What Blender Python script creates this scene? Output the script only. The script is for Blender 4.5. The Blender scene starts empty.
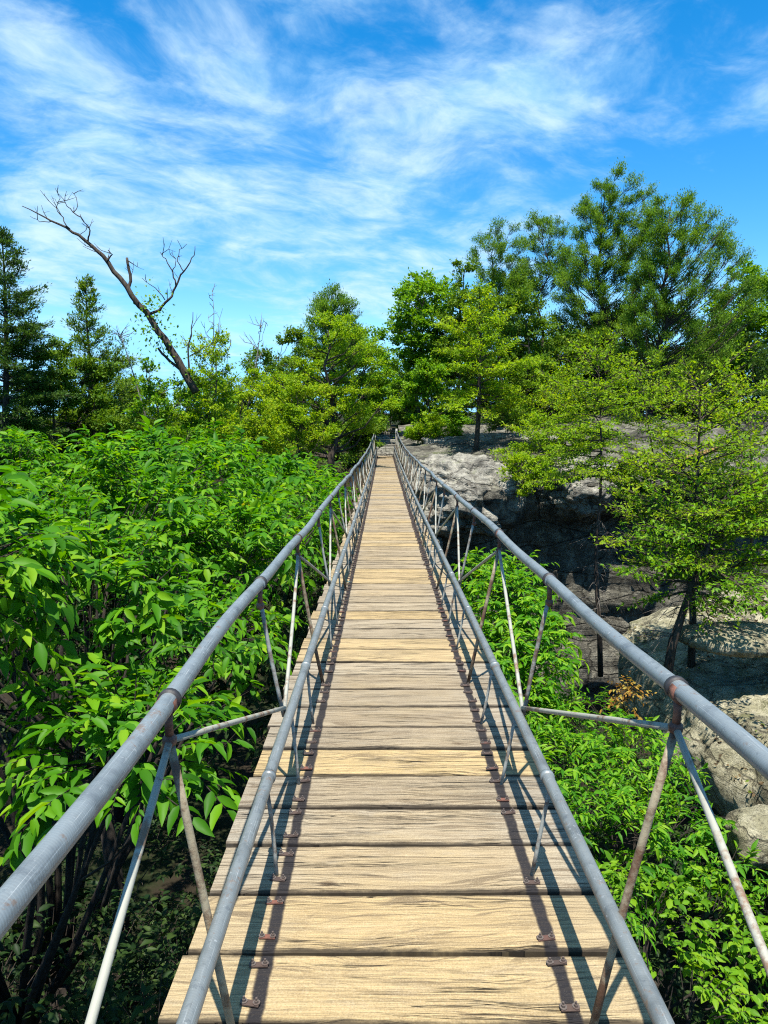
import bpy, math, random
import numpy as np
from mathutils import Vector

R = math.radians
scene = bpy.context.scene
COL = scene.collection
rng = np.random.default_rng(7)

# ------------------------------------------------------------------ helpers
H_EYE = 1.65
FPX = 760.0
PITCH = math.atan(82 / FPX)

def at(px, py, Y):
    """world point seen at a photograph pixel, at forward distance Y"""
    u = (px - 384) / FPX; v = (512 - py) / FPX
    c, s = math.cos(PITCH), math.sin(PITCH)
    dx, dy, dz = u, c + v * s, -s + v * c
    k = Y / dy
    return np.array([dx * k, Y, H_EYE + dz * k])

def unit(a):
    a = np.asarray(a, float)
    return a / np.maximum(np.linalg.norm(a, axis=-1, keepdims=True), 1e-9)

def vnoise(P, seed=0):
    """value noise, P (n,3) -> (n,) in 0..1"""
    P = np.asarray(P, float)
    i = np.floor(P).astype(np.int64); f = P - i
    f = f * f * (3 - 2 * f)
    def h(a, b, c):
        n = (a * 374761393 + b * 668265263 + c * 2147483647 + seed * 974711) & 0x7fffffff
        n = ((n ^ (n >> 13)) * 1274126177) & 0x7fffffff
        n = ((n ^ (n >> 16)) * 668265263) & 0x7fffffff
        return ((n ^ (n >> 15)) & 0xffff) / 65535.0
    x, y, z = i[:, 0], i[:, 1], i[:, 2]
    def L(a, b, t): return a + (b - a) * t
    x00 = L(h(x, y, z), h(x + 1, y, z), f[:, 0]); x10 = L(h(x, y + 1, z), h(x + 1, y + 1, z), f[:, 0])
    x01 = L(h(x, y, z + 1), h(x + 1, y, z + 1), f[:, 0]); x11 = L(h(x, y + 1, z + 1), h(x + 1, y + 1, z + 1), f[:, 0])
    return L(L(x00, x10, f[:, 1]), L(x01, x11, f[:, 1]), f[:, 2])

def fbm(P, octv=4, seed=0):
    s = 0; a = .5; tot = 0; P = np.asarray(P, float)
    for k in range(octv):
        s = s + a * vnoise(P * 2 ** k + 17.3 * k, seed + k); tot += a; a *= .5
    return s / tot

def sstep(a, b, x):
    t = np.clip((x - a) / (b - a), 0, 1)
    return t * t * (3 - 2 * t)

class MB:
    """collects vertices and faces for ONE mesh"""
    def __init__(self):
        self.V = []; self.F = []; self.n = 0; self.A = {}
    def add(self, V, faces, mat=0, smooth=True, **attr):
        V = np.asarray(V, float).reshape(-1, 3)
        for f in faces:
            f = np.asarray(f, np.int64)
            if f.size: self.F.append((f + self.n, mat, smooth))
        self.V.append(V)
        for k, v in attr.items():
            self.A.setdefault(k, []).append((self.n, np.broadcast_to(np.asarray(v, float), (len(V),))))
        self.n += len(V)
    def build(self, name, mats, parent=None, loc=None):
        if not isinstance(mats, (list, tuple)): mats = [mats]
        V = np.concatenate(self.V)
        me = bpy.data.meshes.new(name)
        off = np.zeros(3) if loc is None else np.asarray(loc, float)
        me.vertices.add(len(V)); me.vertices.foreach_set('co', (V - off).astype(np.float32).ravel())
        loops = np.concatenate([f.ravel() for f, _, _ in self.F])
        tot = np.concatenate([np.full(len(f), f.shape[1]) for f, _, _ in self.F])
        mi = np.concatenate([np.full(len(f), m) for f, m, _ in self.F])
        sm = np.concatenate([np.full(len(f), s) for f, _, s in self.F])
        st = np.concatenate([[0], np.cumsum(tot)[:-1]])
        me.loops.add(len(loops)); me.loops.foreach_set('vertex_index', loops.astype(np.int32))
        me.polygons.add(len(tot)); me.polygons.foreach_set('loop_start', st.astype(np.int32))
        try: me.polygons.foreach_set('loop_total', tot.astype(np.int32))
        except Exception: pass
        me.polygons.foreach_set('material_index', mi.astype(np.int32))
        me.polygons.foreach_set('use_smooth', sm.astype(bool))
        for k, parts in self.A.items():
            d = np.zeros(len(V), np.float32)
            for n, v in parts: d[n:n + len(v)] = v
            at_ = me.attributes.new(k, 'FLOAT', 'POINT'); at_.data.foreach_set('value', d)
        me.update(calc_edges=True)
        for m in mats: me.materials.append(m)
        o = bpy.data.objects.new(name, me); COL.objects.link(o)
        if parent is not None: o.parent = parent
        if loc is not None: o.location = off
        return o

def empty(name, loc=(0, 0, 0)):
    o = bpy.data.objects.new(name, None); COL.objects.link(o); o.location = loc
    o.empty_display_size = .2
    return o

def tag(o, label, cat, group=None):
    o['label'] = label; o['category'] = cat
    if group: o['group'] = group
    return o

def place_origin(root, parts):
    """keep children where they are although the root sits at its base"""
    for p in parts:
        p.matrix_parent_inverse = root.matrix_world.inverted()

def tube(mb, pts, radii, sides=8, mat=0, cap=True, **attr):
    pts = np.asarray(pts, float); n = len(pts)
    radii = np.broadcast_to(np.asarray(radii, float), (n,))
    T = np.gradient(pts, axis=0) if n > 2 else np.repeat((pts[1] - pts[0])[None], 2, 0)
    T = unit(T)
    ref = np.array([0, 0, 1.0]) if abs(T[0, 2]) < .9 else np.array([1.0, 0, 0])
    A = unit(np.cross(T, ref)); B = np.cross(T, A)
    a = np.linspace(0, 2 * np.pi, sides, endpoint=False)
    V = pts[:, None] + radii[:, None, None] * (np.cos(a)[None, :, None] * A[:, None] + np.sin(a)[None, :, None] * B[:, None])
    i = np.arange(n - 1)[:, None]; j = np.arange(sides)[None]; k = (j + 1) % sides
    q = np.stack([i * sides + j, i * sides + k, (i + 1) * sides + k, (i + 1) * sides + j], -1).reshape(-1, 4)
    F = [q]
    if cap and sides >= 3:
        F.append(np.arange(sides)[None, ::-1]); F.append(((n - 1) * sides + np.arange(sides))[None])
    mb.add(V.reshape(-1, 3), F, mat, True, **attr)

def rope(mb, pts, r, sides=20):
    """a tube with a doubled seam that stores length and angle, for the rope lay"""
    pts = np.asarray(pts, float); n = len(pts)
    T = unit(np.gradient(pts, axis=0)); A = unit(np.cross(T, [0, 0, 1.0])); B = np.cross(T, A)
    a = np.linspace(0, 2 * np.pi, sides + 1)
    V = pts[:, None] + r * (np.cos(a)[None, :, None] * A[:, None] + np.sin(a)[None, :, None] * B[:, None])
    s = np.concatenate([[0], np.cumsum(np.linalg.norm(np.diff(pts, axis=0), axis=1))])
    m = sides + 1
    i = np.arange(n - 1)[:, None]; j = np.arange(sides)[None]
    q = np.stack([i * m + j, i * m + j + 1, (i + 1) * m + j + 1, (i + 1) * m + j], -1).reshape(-1, 4)
    mb.add(V.reshape(-1, 3), [q], 0, True, along=np.repeat(s, m), ang=np.tile(a, n))

def prisms(mb, P0, P1, r0, r1, mat=0):
    """many three-sided tapered twigs at once"""
    P0 = np.asarray(P0); P1 = np.asarray(P1); n = len(P0)
    if n == 0: return
    T = unit(P1 - P0); ref = np.where(np.abs(T[:, 2:3]) < .9, [[0, 0, 1.0]], [[1.0, 0, 0]])
    A = unit(np.cross(T, ref)); B = np.cross(T, A)
    r0 = np.broadcast_to(r0, (n,)); r1 = np.broadcast_to(r1, (n,))
    V = np.zeros((n, 6, 3))
    for k in range(3):
        a = 2 * np.pi * k / 3; o = math.cos(a) * A + math.sin(a) * B
        V[:, k] = P0 + o * r0[:, None]; V[:, 3 + k] = P1 + o * r1[:, None]
    b = (np.arange(n) * 6)[:, None]
    F = np.concatenate([b + np.array([[k, (k + 1) % 3, 3 + (k + 1) % 3, 3 + k]]) for k in range(3)])
    mb.add(V.reshape(-1, 3), [F], mat, True)

def box(mb, c, s, mat=0, bev=0.0, **attr):
    x, y, z = [v / 2 for v in s]; c = np.asarray(c, float)
    if bev <= 0:
        V = np.array([[sx * x, sy * y, sz * z] for sz in (-1, 1) for sy in (-1, 1) for sx in (-1, 1)])
        F = [[0, 2, 3, 1], [4, 5, 7, 6], [0, 1, 5, 4], [2, 6, 7, 3], [0, 4, 6, 2], [1, 3, 7, 5]]
    else:
        V = [[sx * x, sy * y, -z] for sy in (-1, 1) for sx in (-1, 1)]
        V += [[sx * x, sy * y, z - bev] for sy in (-1, 1) for sx in (-1, 1)]
        V += [[sx * (x - bev), sy * (y - bev), z] for sy in (-1, 1) for sx in (-1, 1)]
        V = np.array(V)
        F = [[0, 2, 3, 1]]
        for a in (0, 4):
            F += [[a + 0, a + 1, a + 5, a + 4], [a + 1, a + 3, a + 7, a + 5], [a + 3, a + 2, a + 6, a + 7], [a + 2, a + 0, a + 4, a + 6]]
        F += [[8, 9, 11, 10]]
    mb.add(V + c, [np.array(F)], mat, False, **attr)

def cyl(mb, c, r, h, sides=12, mat=0, smooth=False):
    a = np.linspace(0, 2 * np.pi, sides, endpoint=False)
    ring = np.stack([np.cos(a) * r, np.sin(a) * r, np.zeros(sides)], 1)
    V = np.concatenate([ring - [0, 0, h / 2], ring + [0, 0, h / 2]]) + np.asarray(c, float)
    j = np.arange(sides); k = (j + 1) % sides
    mb.add(V, [np.stack([j, k, sides + k, sides + j], 1), j[None, ::-1], (sides + j)[None]], mat, smooth)

# ------------------------------------------------------------------ node helpers
def new_mat(name):
    m = bpy.data.materials.new(name); m.use_nodes = True
    nt = m.node_tree; nt.nodes.clear()
    out = nt.nodes.new('ShaderNodeOutputMaterial')
    return m, nt, out

class NT:
    def __init__(self, nt): self.t = nt
    def n(self, typ, **kw):
        nd = self.t.nodes.new(typ)
        for k, v in kw.items(): setattr(nd, k, v)
        return nd
    def set(self, sock, v):
        if isinstance(v, bpy.types.NodeSocket): self.t.links.new(v, sock)
        elif isinstance(v, (tuple, list)) and len(v) == 3 and sock.type == 'RGBA': sock.default_value = (*v, 1)
        else: sock.default_value = v
    def math(self, op, a, b=0.0, c=0.0, clamp=False):
        nd = self.n('ShaderNodeMath', operation=op, use_clamp=clamp)
        self.set(nd.inputs[0], a); self.set(nd.inputs[1], b); self.set(nd.inputs[2], c)
        return nd.outputs[0]
    def add(self, a, b): return self.math('ADD', a, b)
    def sub(self, a, b): return self.math('SUBTRACT', a, b)
    def mul(self, a, b): return self.math('MULTIPLY', a, b)
    def mix(self, f, a, b, blend='MIX'):
        nd = self.n('ShaderNodeMix', data_type='RGBA', blend_type=blend)
        self.set(nd.inputs[0], f); self.set(nd.inputs[6], a); self.set(nd.inputs[7], b)
        return nd.outputs[2]
    def ramp(self, f, stops, interp='LINEAR'):
        nd = self.n('ShaderNodeValToRGB'); cr = nd.color_ramp; cr.interpolation = interp
        while len(cr.elements) < len(stops): cr.elements.new(.5)
        for e, (p, c) in zip(cr.elements, stops):
            e.position = p; e.color = (*c, 1) if len(c) == 3 else c
        self.set(nd.inputs[0], f); return nd.outputs[0]
    def step(self, v, a, b):
        nd = self.n('ShaderNodeMapRange', interpolation_type='SMOOTHSTEP')
        self.set(nd.inputs[0], v); self.set(nd.inputs[1], a); self.set(nd.inputs[2], b); return nd.outputs[0]
    def noise(self, vec, scale, detail=4, rough=.55, dist=0.0):
        nd = self.n('ShaderNodeTexNoise'); self.set(nd.inputs['Vector'], vec)
        nd.inputs['Scale'].default_value = scale; nd.inputs['Detail'].default_value = detail
        nd.inputs['Roughness'].default_value = rough; nd.inputs['Distortion'].default_value = dist
        return nd.outputs[0]
    def vec(self, x, y, z):
        nd = self.n('ShaderNodeCombineXYZ')
        for i, v in enumerate((x, y, z)): self.set(nd.inputs[i], v)
        return nd.outputs[0]
    def xyz(self, v):
        nd = self.n('ShaderNodeSeparateXYZ'); self.set(nd.inputs[0], v); return nd.outputs
    def attr(self, name):
        return self.n('ShaderNodeAttribute', attribute_name=name).outputs['Fac']
    def bump(self, h, strength=.5, dist=.01, normal=None):
        nd = self.n('ShaderNodeBump'); self.set(nd.inputs['Height'], h)
        nd.inputs['Strength'].default_value = strength; nd.inputs['Distance'].default_value = dist
        if normal is not None: self.set(nd.inputs['Normal'], normal)
        return nd.outputs[0]
    def principled(self, color, rough=.6, metal=0.0, spec=.5, normal=None):
        nd = self.n('ShaderNodeBsdfPrincipled')
        self.set(nd.inputs['Base Color'], color); self.set(nd.inputs['Roughness'], rough)
        self.set(nd.inputs['Metallic'], metal); nd.inputs['Specular IOR Level'].default_value = spec
        if normal is not None: self.set(nd.inputs['Normal'], normal)
        return nd.outputs[0]

def leaf_mat(name, stops, trans=.4, tcol=(1.25, 1.2, .5), rough=.45, spec=.4, patch=0.0, pscale=.6):
    m, nt, out = new_mat(name); N = NT(nt)
    geo = N.n('ShaderNodeNewGeometry')
    rnd = geo.outputs['Random Per Island']
    f = rnd
    if patch:
        co = N.n('ShaderNodeTexCoord').outputs['Object']
        f = N.add(N.mul(rnd, 1 - patch), N.mul(N.step(N.noise(co, pscale, 2), .3, .7), patch))
    col = N.ramp(f, stops)
    p = N.principled(col, rough, 0, spec)
    tr = N.n('ShaderNodeBsdfTranslucent')
    tc = N.mix(1.0, col, tcol, 'MULTIPLY')
    N.set(tr.inputs['Color'], tc)
    mx = N.n('ShaderNodeMixShader'); mx.inputs[0].default_value = trans
    nt.links.new(p, mx.inputs[1]); nt.links.new(tr.outputs[0], mx.inputs[2])
    nt.links.new(mx.outputs[0], out.inputs[0])
    return m

def bark_mat(name, c0, c1, scale=6.0):
    m, nt, out = new_mat(name); N = NT(nt)
    co = N.n('ShaderNodeTexCoord').outputs['Object']; s = N.xyz(co)
    v = N.vec(s[0], s[1], N.mul(s[2], .22))
    n = N.noise(v, scale * 3, 5, .65)
    col = N.mix(N.step(n, .35, .65), c0, c1)
    nt.links.new(N.principled(col, .9, 0, .2, N.bump(n, .8, .03)), out.inputs[0])
    return m

def rock_mat(name, base, pale, dark, moss=(.07, .09, .025), mossf=.5, sc=1.0):
    m, nt, out = new_mat(name); N = NT(nt)
    co = N.n('ShaderNodeTexCoord').outputs['Object']; s = N.xyz(co)
    big = N.noise(co, .5 * sc, 6, .62, .6); mid = N.noise(co, 2.6 * sc, 7, .66, .4); fine = N.noise(co, 22 * sc, 6, .75)
    streak = N.noise(N.vec(N.mul(s[0], 1.8), N.mul(s[1], 1.8), N.mul(s[2], .16)), 1.1 * sc, 4, .6)
    strata = N.noise(N.vec(N.mul(s[0], .15), N.mul(s[1], .15), N.mul(s[2], 3.4)), 1.3 * sc, 5, .6, .5)
    col = N.mix(N.step(mid, .42, .62), base, pale)
    col = N.mix(N.mul(N.step(big, .5, .72), .75), col, dark)
    col = N.mix(N.mul(N.step(streak, .52, .7), .6), col, dark)
    col = N.mix(N.mul(N.step(fine, .50, .66), .65), col, dark)
    pit = N.noise(co, 7.5 * sc, 6, .78, .5)
    col = N.mix(N.mul(N.step(pit, .53, .62), .6), col, dark)
    up = N.xyz(N.n('ShaderNodeNewGeometry').outputs['Normal'])[2]
    mo = N.mul(N.mul(N.step(N.noise(co, 1.3 * sc, 6, .7), .54, .66), N.step(up, .1, .7)), mossf)
    col = N.mix(mo, col, moss)
    vor = N.n('ShaderNodeTexVoronoi', feature='DISTANCE_TO_EDGE'); N.set(vor.inputs['Vector'], N.vec(N.add(s[0], N.mul(mid, .8)), N.add(s[1], N.mul(big, .8)), N.mul(s[2], 2.0)))
    vor.inputs['Scale'].default_value = .55 * sc
    crack = N.step(vor.outputs[0], 0.0, .035)
    col = N.mix(N.mul(N.sub(1.0, crack), .6), col, dark)
    h = N.add(N.add(N.mul(big, .8), N.mul(mid, .6)), N.add(N.mul(N.add(fine, pit), .25), N.add(N.mul(strata, .6), N.mul(crack, .25))))
    nt.links.new(N.principled(col, .92, 0, .2, N.bump(h, 1.0, .22 / sc)), out.inputs[0])
    return m

# ------------------------------------------------------------------ materials
def wood_mat():
    m, nt, out = new_mat('weathered_deck_wood'); N = NT(nt)
    co = N.n('ShaderNodeTexCoord').outputs['Object']; s = N.xyz(co)
    b = N.attr('board'); fresh = N.attr('fresh'); t = N.attr('across')
    off = N.mul(b, 37.0)
    def bn(fx, fy, detail=3, rough=.55, add=None, ph=0.0):
        x = N.add(N.mul(s[0], fx), N.add(off, ph)); y = N.mul(s[1], fy)
        if add is not None: y = N.add(y, add)
        return N.noise(N.vec(x, y, N.add(off, ph)), 1.0, detail, rough)
    wob = bn(1.3, 3.5, 3, .5)
    low = bn(.55, 4.2, 2, .45, None, 4.0)
    cath = N.math('SINE', N.add(N.mul(low, 120.0), N.mul(wob, 9.0)))          # growth rings cut along the board
    fib = bn(4.0, 330.0, 3, .6)
    fib2 = bn(1.5, 190.0, 5, .74, N.mul(wob, 5.0))
    fib3 = bn(.75, 60.0, 5, .7, N.mul(wob, 2.5), 9.0)
    blot = bn(2.2, 7.0, 5, .62)
    patch = bn(5.0, 16.0, 5, .7, None, 21.0)
    cr = bn(.55, 30.0, 5, .62, N.mul(wob, 3.0), 13.0)
    ridge = N.math('ABSOLUTE', N.sub(cr, .5))
    grit = N.noise(co, 210.0, 3, .6)
    def lines(fx, fy, w, ph, dist):
        q = bn(fx, fy, 3, .55, N.mul(wob, dist), ph)
        q = N.math('FRACT', N.mul(q, 7.0))
        return N.sub(1.0, N.step(N.math('ABSOLUTE', N.sub(q, .5)), w * .35, w))
    ln1 = lines(.45, 13.0, .16, 41.0, 4.0); ln2 = lines(.8, 30.0, .20, 47.0, 5.0)
    lfade = N.step(bn(1.2, 9.0, 3, .6, None, 57.0), .36, .56)
    crack = N.mul(N.sub(1.0, N.step(ridge, .002, .010)), N.step(bn(1.5, 5.0, 2, .5, None, 31.0), .42, .54))
    ctr = N.math('ABSOLUTE', N.sub(s[0], .075))
    edge = N.step(N.add(ctr, N.mul(N.sub(blot, .5), .45)), .28, .62)
    tan = N.mix(N.step(b, .15, .85), (.295, .232, .143), (.27, .218, .145))
    tan = N.mix(N.mul(N.step(blot, .42, .72), .7), tan, (.335, .258, .14))
    grey = N.mix(b, (.225, .20, .155), (.28, .255, .205))
    col = N.mix(N.mul(edge, N.sub(1.0, N.mul(fresh, .75))), tan, grey)
    col = N.mix(N.mul(fresh, .6), col, (.43, .315, .14))
    col = N.mix(N.mul(N.step(patch, .52, .68), .40), col, (.25, .23, .19))
    b2 = N.math('FRACT', N.mul(b, 17.37)); b3 = N.math('FRACT', N.mul(b, 53.91))
    col = N.mix(N.mul(N.step(b2, .35, .95), .6), col, (.285, .25, .188))
    col = N.mix(N.mul(N.step(b3, .5, .9), .6), col, (.40, .28, .11))
    col = N.mix(N.mul(N.step(b3, .40, .05), .4), col, (.19, .155, .105))
    dirt = N.noise(co, 1.7, 5, .65)
    col = N.mix(N.mul(N.step(dirt, .52, .68), .35), col, (.15, .125, .09))
    col = N.mix(N.mul(N.step(cath, .72, .98), .18), col, (.17, .11, .05))
    col = N.mix(N.mul(N.step(fib3, .56, .68), .34), col, (.15, .105, .055))
    col = N.mix(N.mul(N.step(fib2, .52, .63), .60), col, (.12, .085, .05))
    col = N.mix(N.mul(N.step(fib2, .47, .36), .25), col, (.46, .37, .235))
    col = N.mix(N.mul(N.step(fib, .54, .68), .45), col, (.09, .065, .04))
    kv = N.n('ShaderNodeTexVoronoi'); N.set(kv.inputs['Vector'], N.vec(N.add(N.mul(s[0], 1.6), off), N.mul(s[1], 3.1), off)); kv.inputs['Scale'].default_value = 1.0
    knot = N.sub(1.0, N.step(kv.outputs['Distance'], .03, .075))
    col = N.mix(N.mul(knot, .75), col, (.07, .042, .022))
    # shadow strips painted into the wood along the two lines of bolted plates
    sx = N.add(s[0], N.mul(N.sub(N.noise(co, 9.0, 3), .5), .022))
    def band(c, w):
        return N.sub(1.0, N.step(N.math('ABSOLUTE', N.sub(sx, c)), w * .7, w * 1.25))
    shadow_strip = N.math('MAXIMUM', band(-.366, .021), band(.537, .021))
    col = N.mix(N.mul(shadow_strip, .975), col, (.014, .013, .015))
    col = N.mix(N.mul(N.mul(ln1, lfade), .62), col, (.085, .06, .036))
    col = N.mix(N.mul(ln2, .34), col, (.11, .08, .05))
    col = N.mix(N.mul(N.step(grit, .50, .68), .35), col, (.10, .08, .055))
    col = N.mix(N.mul(N.step(grit, .48, .34), .25), col, (.45, .38, .26))
    col = N.mix(crack, col, (.016, .011, .007))
    e = N.step(N.add(N.math('ABSOLUTE', t), N.mul(N.sub(patch, .5), .25)), .88, 1.0)
    col = N.mix(N.mul(e, .9), col, (.028, .022, .016))  # shade of the gaps painted onto the board edges
    col = N.mix(N.mul(shadow_strip, .82), col, (.016, .015, .017))
    h = N.sub(N.add(N.mul(fib2, -.6), N.mul(fib3, -.5)), N.add(N.mul(fib, .3), N.mul(crack, 1.2)))
    nt.links.new(N.principled(col, .88, 0, .15, N.bump(h, .9, .008)), out.inputs[0])
    return m

def rope_mat(name, col, dark, pitch=.011):
    m, nt, out = new_mat(name); N = NT(nt)
    al, an = N.attr('along'), N.attr('ang')
    ph = N.add(N.mul(al, 2 * math.pi / pitch), N.mul(an, 6.0))
    w = N.math('SINE', ph)
    co = N.n('ShaderNodeTexCoord').outputs['Object']
    n1 = N.noise(co, 7.0, 5, .65); n2 = N.noise(co, 60.0, 3, .6)
    c = N.mix(N.step(n1, .45, .72), col, dark)
    c = N.mix(N.mul(N.step(w, -.2, -1.0), .22), c, (.10, .11, .12))
    c = N.mix(N.mul(N.step(n2, .62, .75), .30), c, (.45, .48, .50))
    n3 = N.noise(co, 23.0, 6, .75); n4 = N.noise(co, 3.1, 3, .6)
    c = N.mix(N.mul(N.step(N.add(N.mul(n3, .7), N.mul(n4, .3)), .56, .63), .75), c, (.13, .085, .055))
    c = N.mix(N.mul(N.step(n3, .44, .36), .5), c, (.06, .07, .078))
    sc_ = N.noise(N.vec(N.mul(an, 9.0), N.mul(al, 5.0), 0.0), 1.0, 4, .7)
    c = N.mix(N.mul(N.step(sc_, .58, .68), .5), c, (.36, .38, .38))
    c = N.mix(N.mul(N.step(sc_, .42, .32), .45), c, (.07, .065, .055))
    nt.links.new(N.principled(c, N.add(.32, N.mul(n2, .25)), .12, .6, N.bump(N.add(w, N.mul(n2, 1.2)), .09, .0010)), out.inputs[0])
    return m

def paint_rust_mat(name, paint, rust, lo=.45, hi=.6, rough=.6):
    m, nt, out = new_mat(name); N = NT(nt)
    co = N.n('ShaderNodeTexCoord').outputs['Object']
    n1 = N.noise(co, 11.0, 6, .72); n2 = N.noise(co, 70.0, 3, .6); n3 = N.noise(co, 2.3, 3, .5)
    f = N.step(N.add(N.mul(n1, .75), N.mul(n3, .25)), lo, hi)
    r = N.mix(n2, rust, tuple(v * .45 for v in rust))
    c = N.mix(f, paint, r)
    nt.links.new(N.principled(c, rough, 0, .4, N.bump(N.add(n2, f), .4, .002)), out.inputs[0])
    return m

def plate_mat():
    m, nt, out = new_mat('rusty_plate'); N = NT(nt)
    co = N.n('ShaderNodeTexCoord').outputs['Object']
    rnd = N.n('ShaderNodeObjectInfo').outputs['Random']
    c = N.ramp(rnd, [(0, (.05, .034, .027)), (.4, (.085, .042, .032)), (.6, (.065, .042, .032)), (.88, (.14, .055, .036)), (.97, (.08, .18, .18))], 'CONSTANT')
    n = N.noise(co, 60, 4, .7)
    c = N.mix(N.mul(N.step(n, .45, .7), .6), c, (.05, .03, .022))
    nt.links.new(N.principled(c, .75, .2, .4, N.bump(n, .4, .002)), out.inputs[0])
    return m

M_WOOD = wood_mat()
M_RAIL = rope_mat('grey_cable_rail', (.145, .170, .178), (.085, .10, .108), .007)
M_LOWRAIL = rope_mat('grey_lower_cable', (.135, .152, .152), (.08, .09, .09), .008)
M_WHITEBAR = paint_rust_mat('chalky_painted_bar', (.25, .25, .205), (.20, .12, .07), .50, .62)
M_RUSTBAR = paint_rust_mat('rusty_brown_bar', (.27, .23, .15), (.13, .065, .035), .40, .58)
M_BALUSTER = paint_rust_mat('grey_rust_baluster', (.25, .26, .235), (.13, .075, .045), .45, .62)
M_COLLAR = paint_rust_mat('black_collar', (.02, .02, .022), (.10, .04, .025), .5, .7)
M_LUG = paint_rust_mat('red_rust_lug', (.19, .085, .055), (.10, .04, .025), .4, .6)
M_PLATE = plate_mat()
M_BOLT = paint_rust_mat('bolt_steel', (.08, .065, .055), (.09, .04, .025), .4, .65)
M_WASHER = paint_rust_mat('washer_zinc', (.085, .07, .06), (.07, .035, .025), .42, .62)

LM_LEFT = leaf_mat('big_leaf', [(0, (.018, .085, .004)), (.4, (.048, .17, .005)), (.75, (.10, .26, .007)), (.96, (.19, .33, .012)), (1, (.34, .31, .03))], .45, (1.5, 1.4, .2), .5, .16, .2, .8)
LM_RIGHT = leaf_mat('narrow_leaf', [(0, (.022, .11, .005)), (.5, (.075, .23, .007)), (.97, (.20, .35, .014)), (1, (.34, .28, .03))], .45, (1.5, 1.4, .2), .5, .16, .2, .8)
LM_YELLOW = leaf_mat('yellow_green_leaf', [(0, (.09, .19, .007)), (.45, (.185, .32, .009)), (.8, (.27, .37, .011)), (1, (.35, .40, .02))], .5, (1.3, 1.25, .3), .55, .15, .35, .5)
LM_BRIGHT = leaf_mat('bright_leaf', [(0, (.05, .15, .007)), (.5, (.12, .265, .009)), (1, (.21, .34, .014))], .46, (1.4, 1.3, .3), .5, .18, .3, .6)
LM_DARK = leaf_mat('dark_needles', [(0, (.022, .056, .012)), (.5, (.05, .11, .018)), (1, (.10, .175, .022))], .28, (1.2, 1.2, .6), .6, .15, .4, .5)
LM_PINE = leaf_mat('pine_needles', [(0, (.045, .12, .014)), (.5, (.105, .215, .018)), (1, (.19, .30, .022))], .42, (1.3, 1.25, .5), .55, .15, .4, .35)
LM_SHRUB = leaf_mat('shrub_leaf', [(0, (.035, .10, .008)), (.5, (.09, .18, .010)), (1, (.16, .24, .015))], .42, (1.3, 1.2, .4), .55, .18, .3, .5)

BARK = bark_mat('dark_bark', (.022, .017, .013), (.07, .055, .042))
BARK_G = bark_mat('grey_bark', (.07, .06, .05), (.19, .17, .145))
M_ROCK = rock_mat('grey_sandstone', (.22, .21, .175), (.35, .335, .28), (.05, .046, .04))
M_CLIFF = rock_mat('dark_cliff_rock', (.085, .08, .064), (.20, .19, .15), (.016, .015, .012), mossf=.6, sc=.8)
M_OUTROCK = rock_mat('lichen_rock', (.26, .24, .15), (.42, .39, .27), (.055, .048, .034), moss=(.10, .10, .035), mossf=.7, sc=1.5)

def ground_mat():
    m, nt, out = new_mat('forest_floor'); N = NT(nt)
    co = N.n('ShaderNodeTexCoord').outputs['Object']
    a = N.noise(co, .35, 6, .6); b = N.noise(co, 5, 6, .7)
    c = N.mix(N.step(a, .4, .6), (.022, .017, .011), (.014, .020, .007))
    c = N.mix(N.mul(N.step(b, .5, .7), .6), c, (.03, .022, .015))
    nt.links.new(N.principled(c, .95, 0, .1, N.bump(b, .8, .1)), out.inputs[0])
    return m
M_GROUND = ground_mat()
BARK_S = bark_mat('shade_dark_bark', (.012, .010, .008), (.035, .028, .022))  # bark colour darkened to put the stems under the crowns in shade

LM_UNDER = leaf_mat('shade_dark_leaf', [(0, (.006, .018, .004)), (.6, (.014, .034, .007)), (1, (.035, .06, .012))], .15, (1.2, 1.2, .5), .55, .15)  # shade below the crowns put into the leaf colour
# ------------------------------------------------------------------ bridge
def deck_z(y):
    y = np.asarray(y, float)
    return 0.10 * sstep(26, 46, y) - 0.03 * np.exp(-((y - 16) / 9) ** 2)

def rail_lift(y):
    y = np.asarray(y, float)
    return .52 * np.clip((y - 20) / 26, 0, 1) ** 2

Y0, Y1 = -2.6, 46.0
XL, XR = -.635, .80
TOPL, TOPR, TOPH = -.555, .750, .965
LOWL, LOWR, LOWH = -.431, .611, .363
BASEL, BASER = -.400, .550

bridge = empty('suspension_footbridge', (0.08, Y0, 0))
tag(bridge, 'long narrow wooden plank footbridge hung on grey cable rails', 'footbridge')
BP = []
def bpart(mb, name, mats):
    o = mb.build(name, mats, bridge); BP.append(o); return o

# deck: one part, boards with gaps and ragged ends
mb = MB(); r2 = random.Random(3)
PITCHB = .305
yb = Y0; k = 0; bounds = []
while yb < Y1:
    w = PITCHB * r2.uniform(.92, 1.08); bounds.append((yb, yb + w)); yb += w
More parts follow.
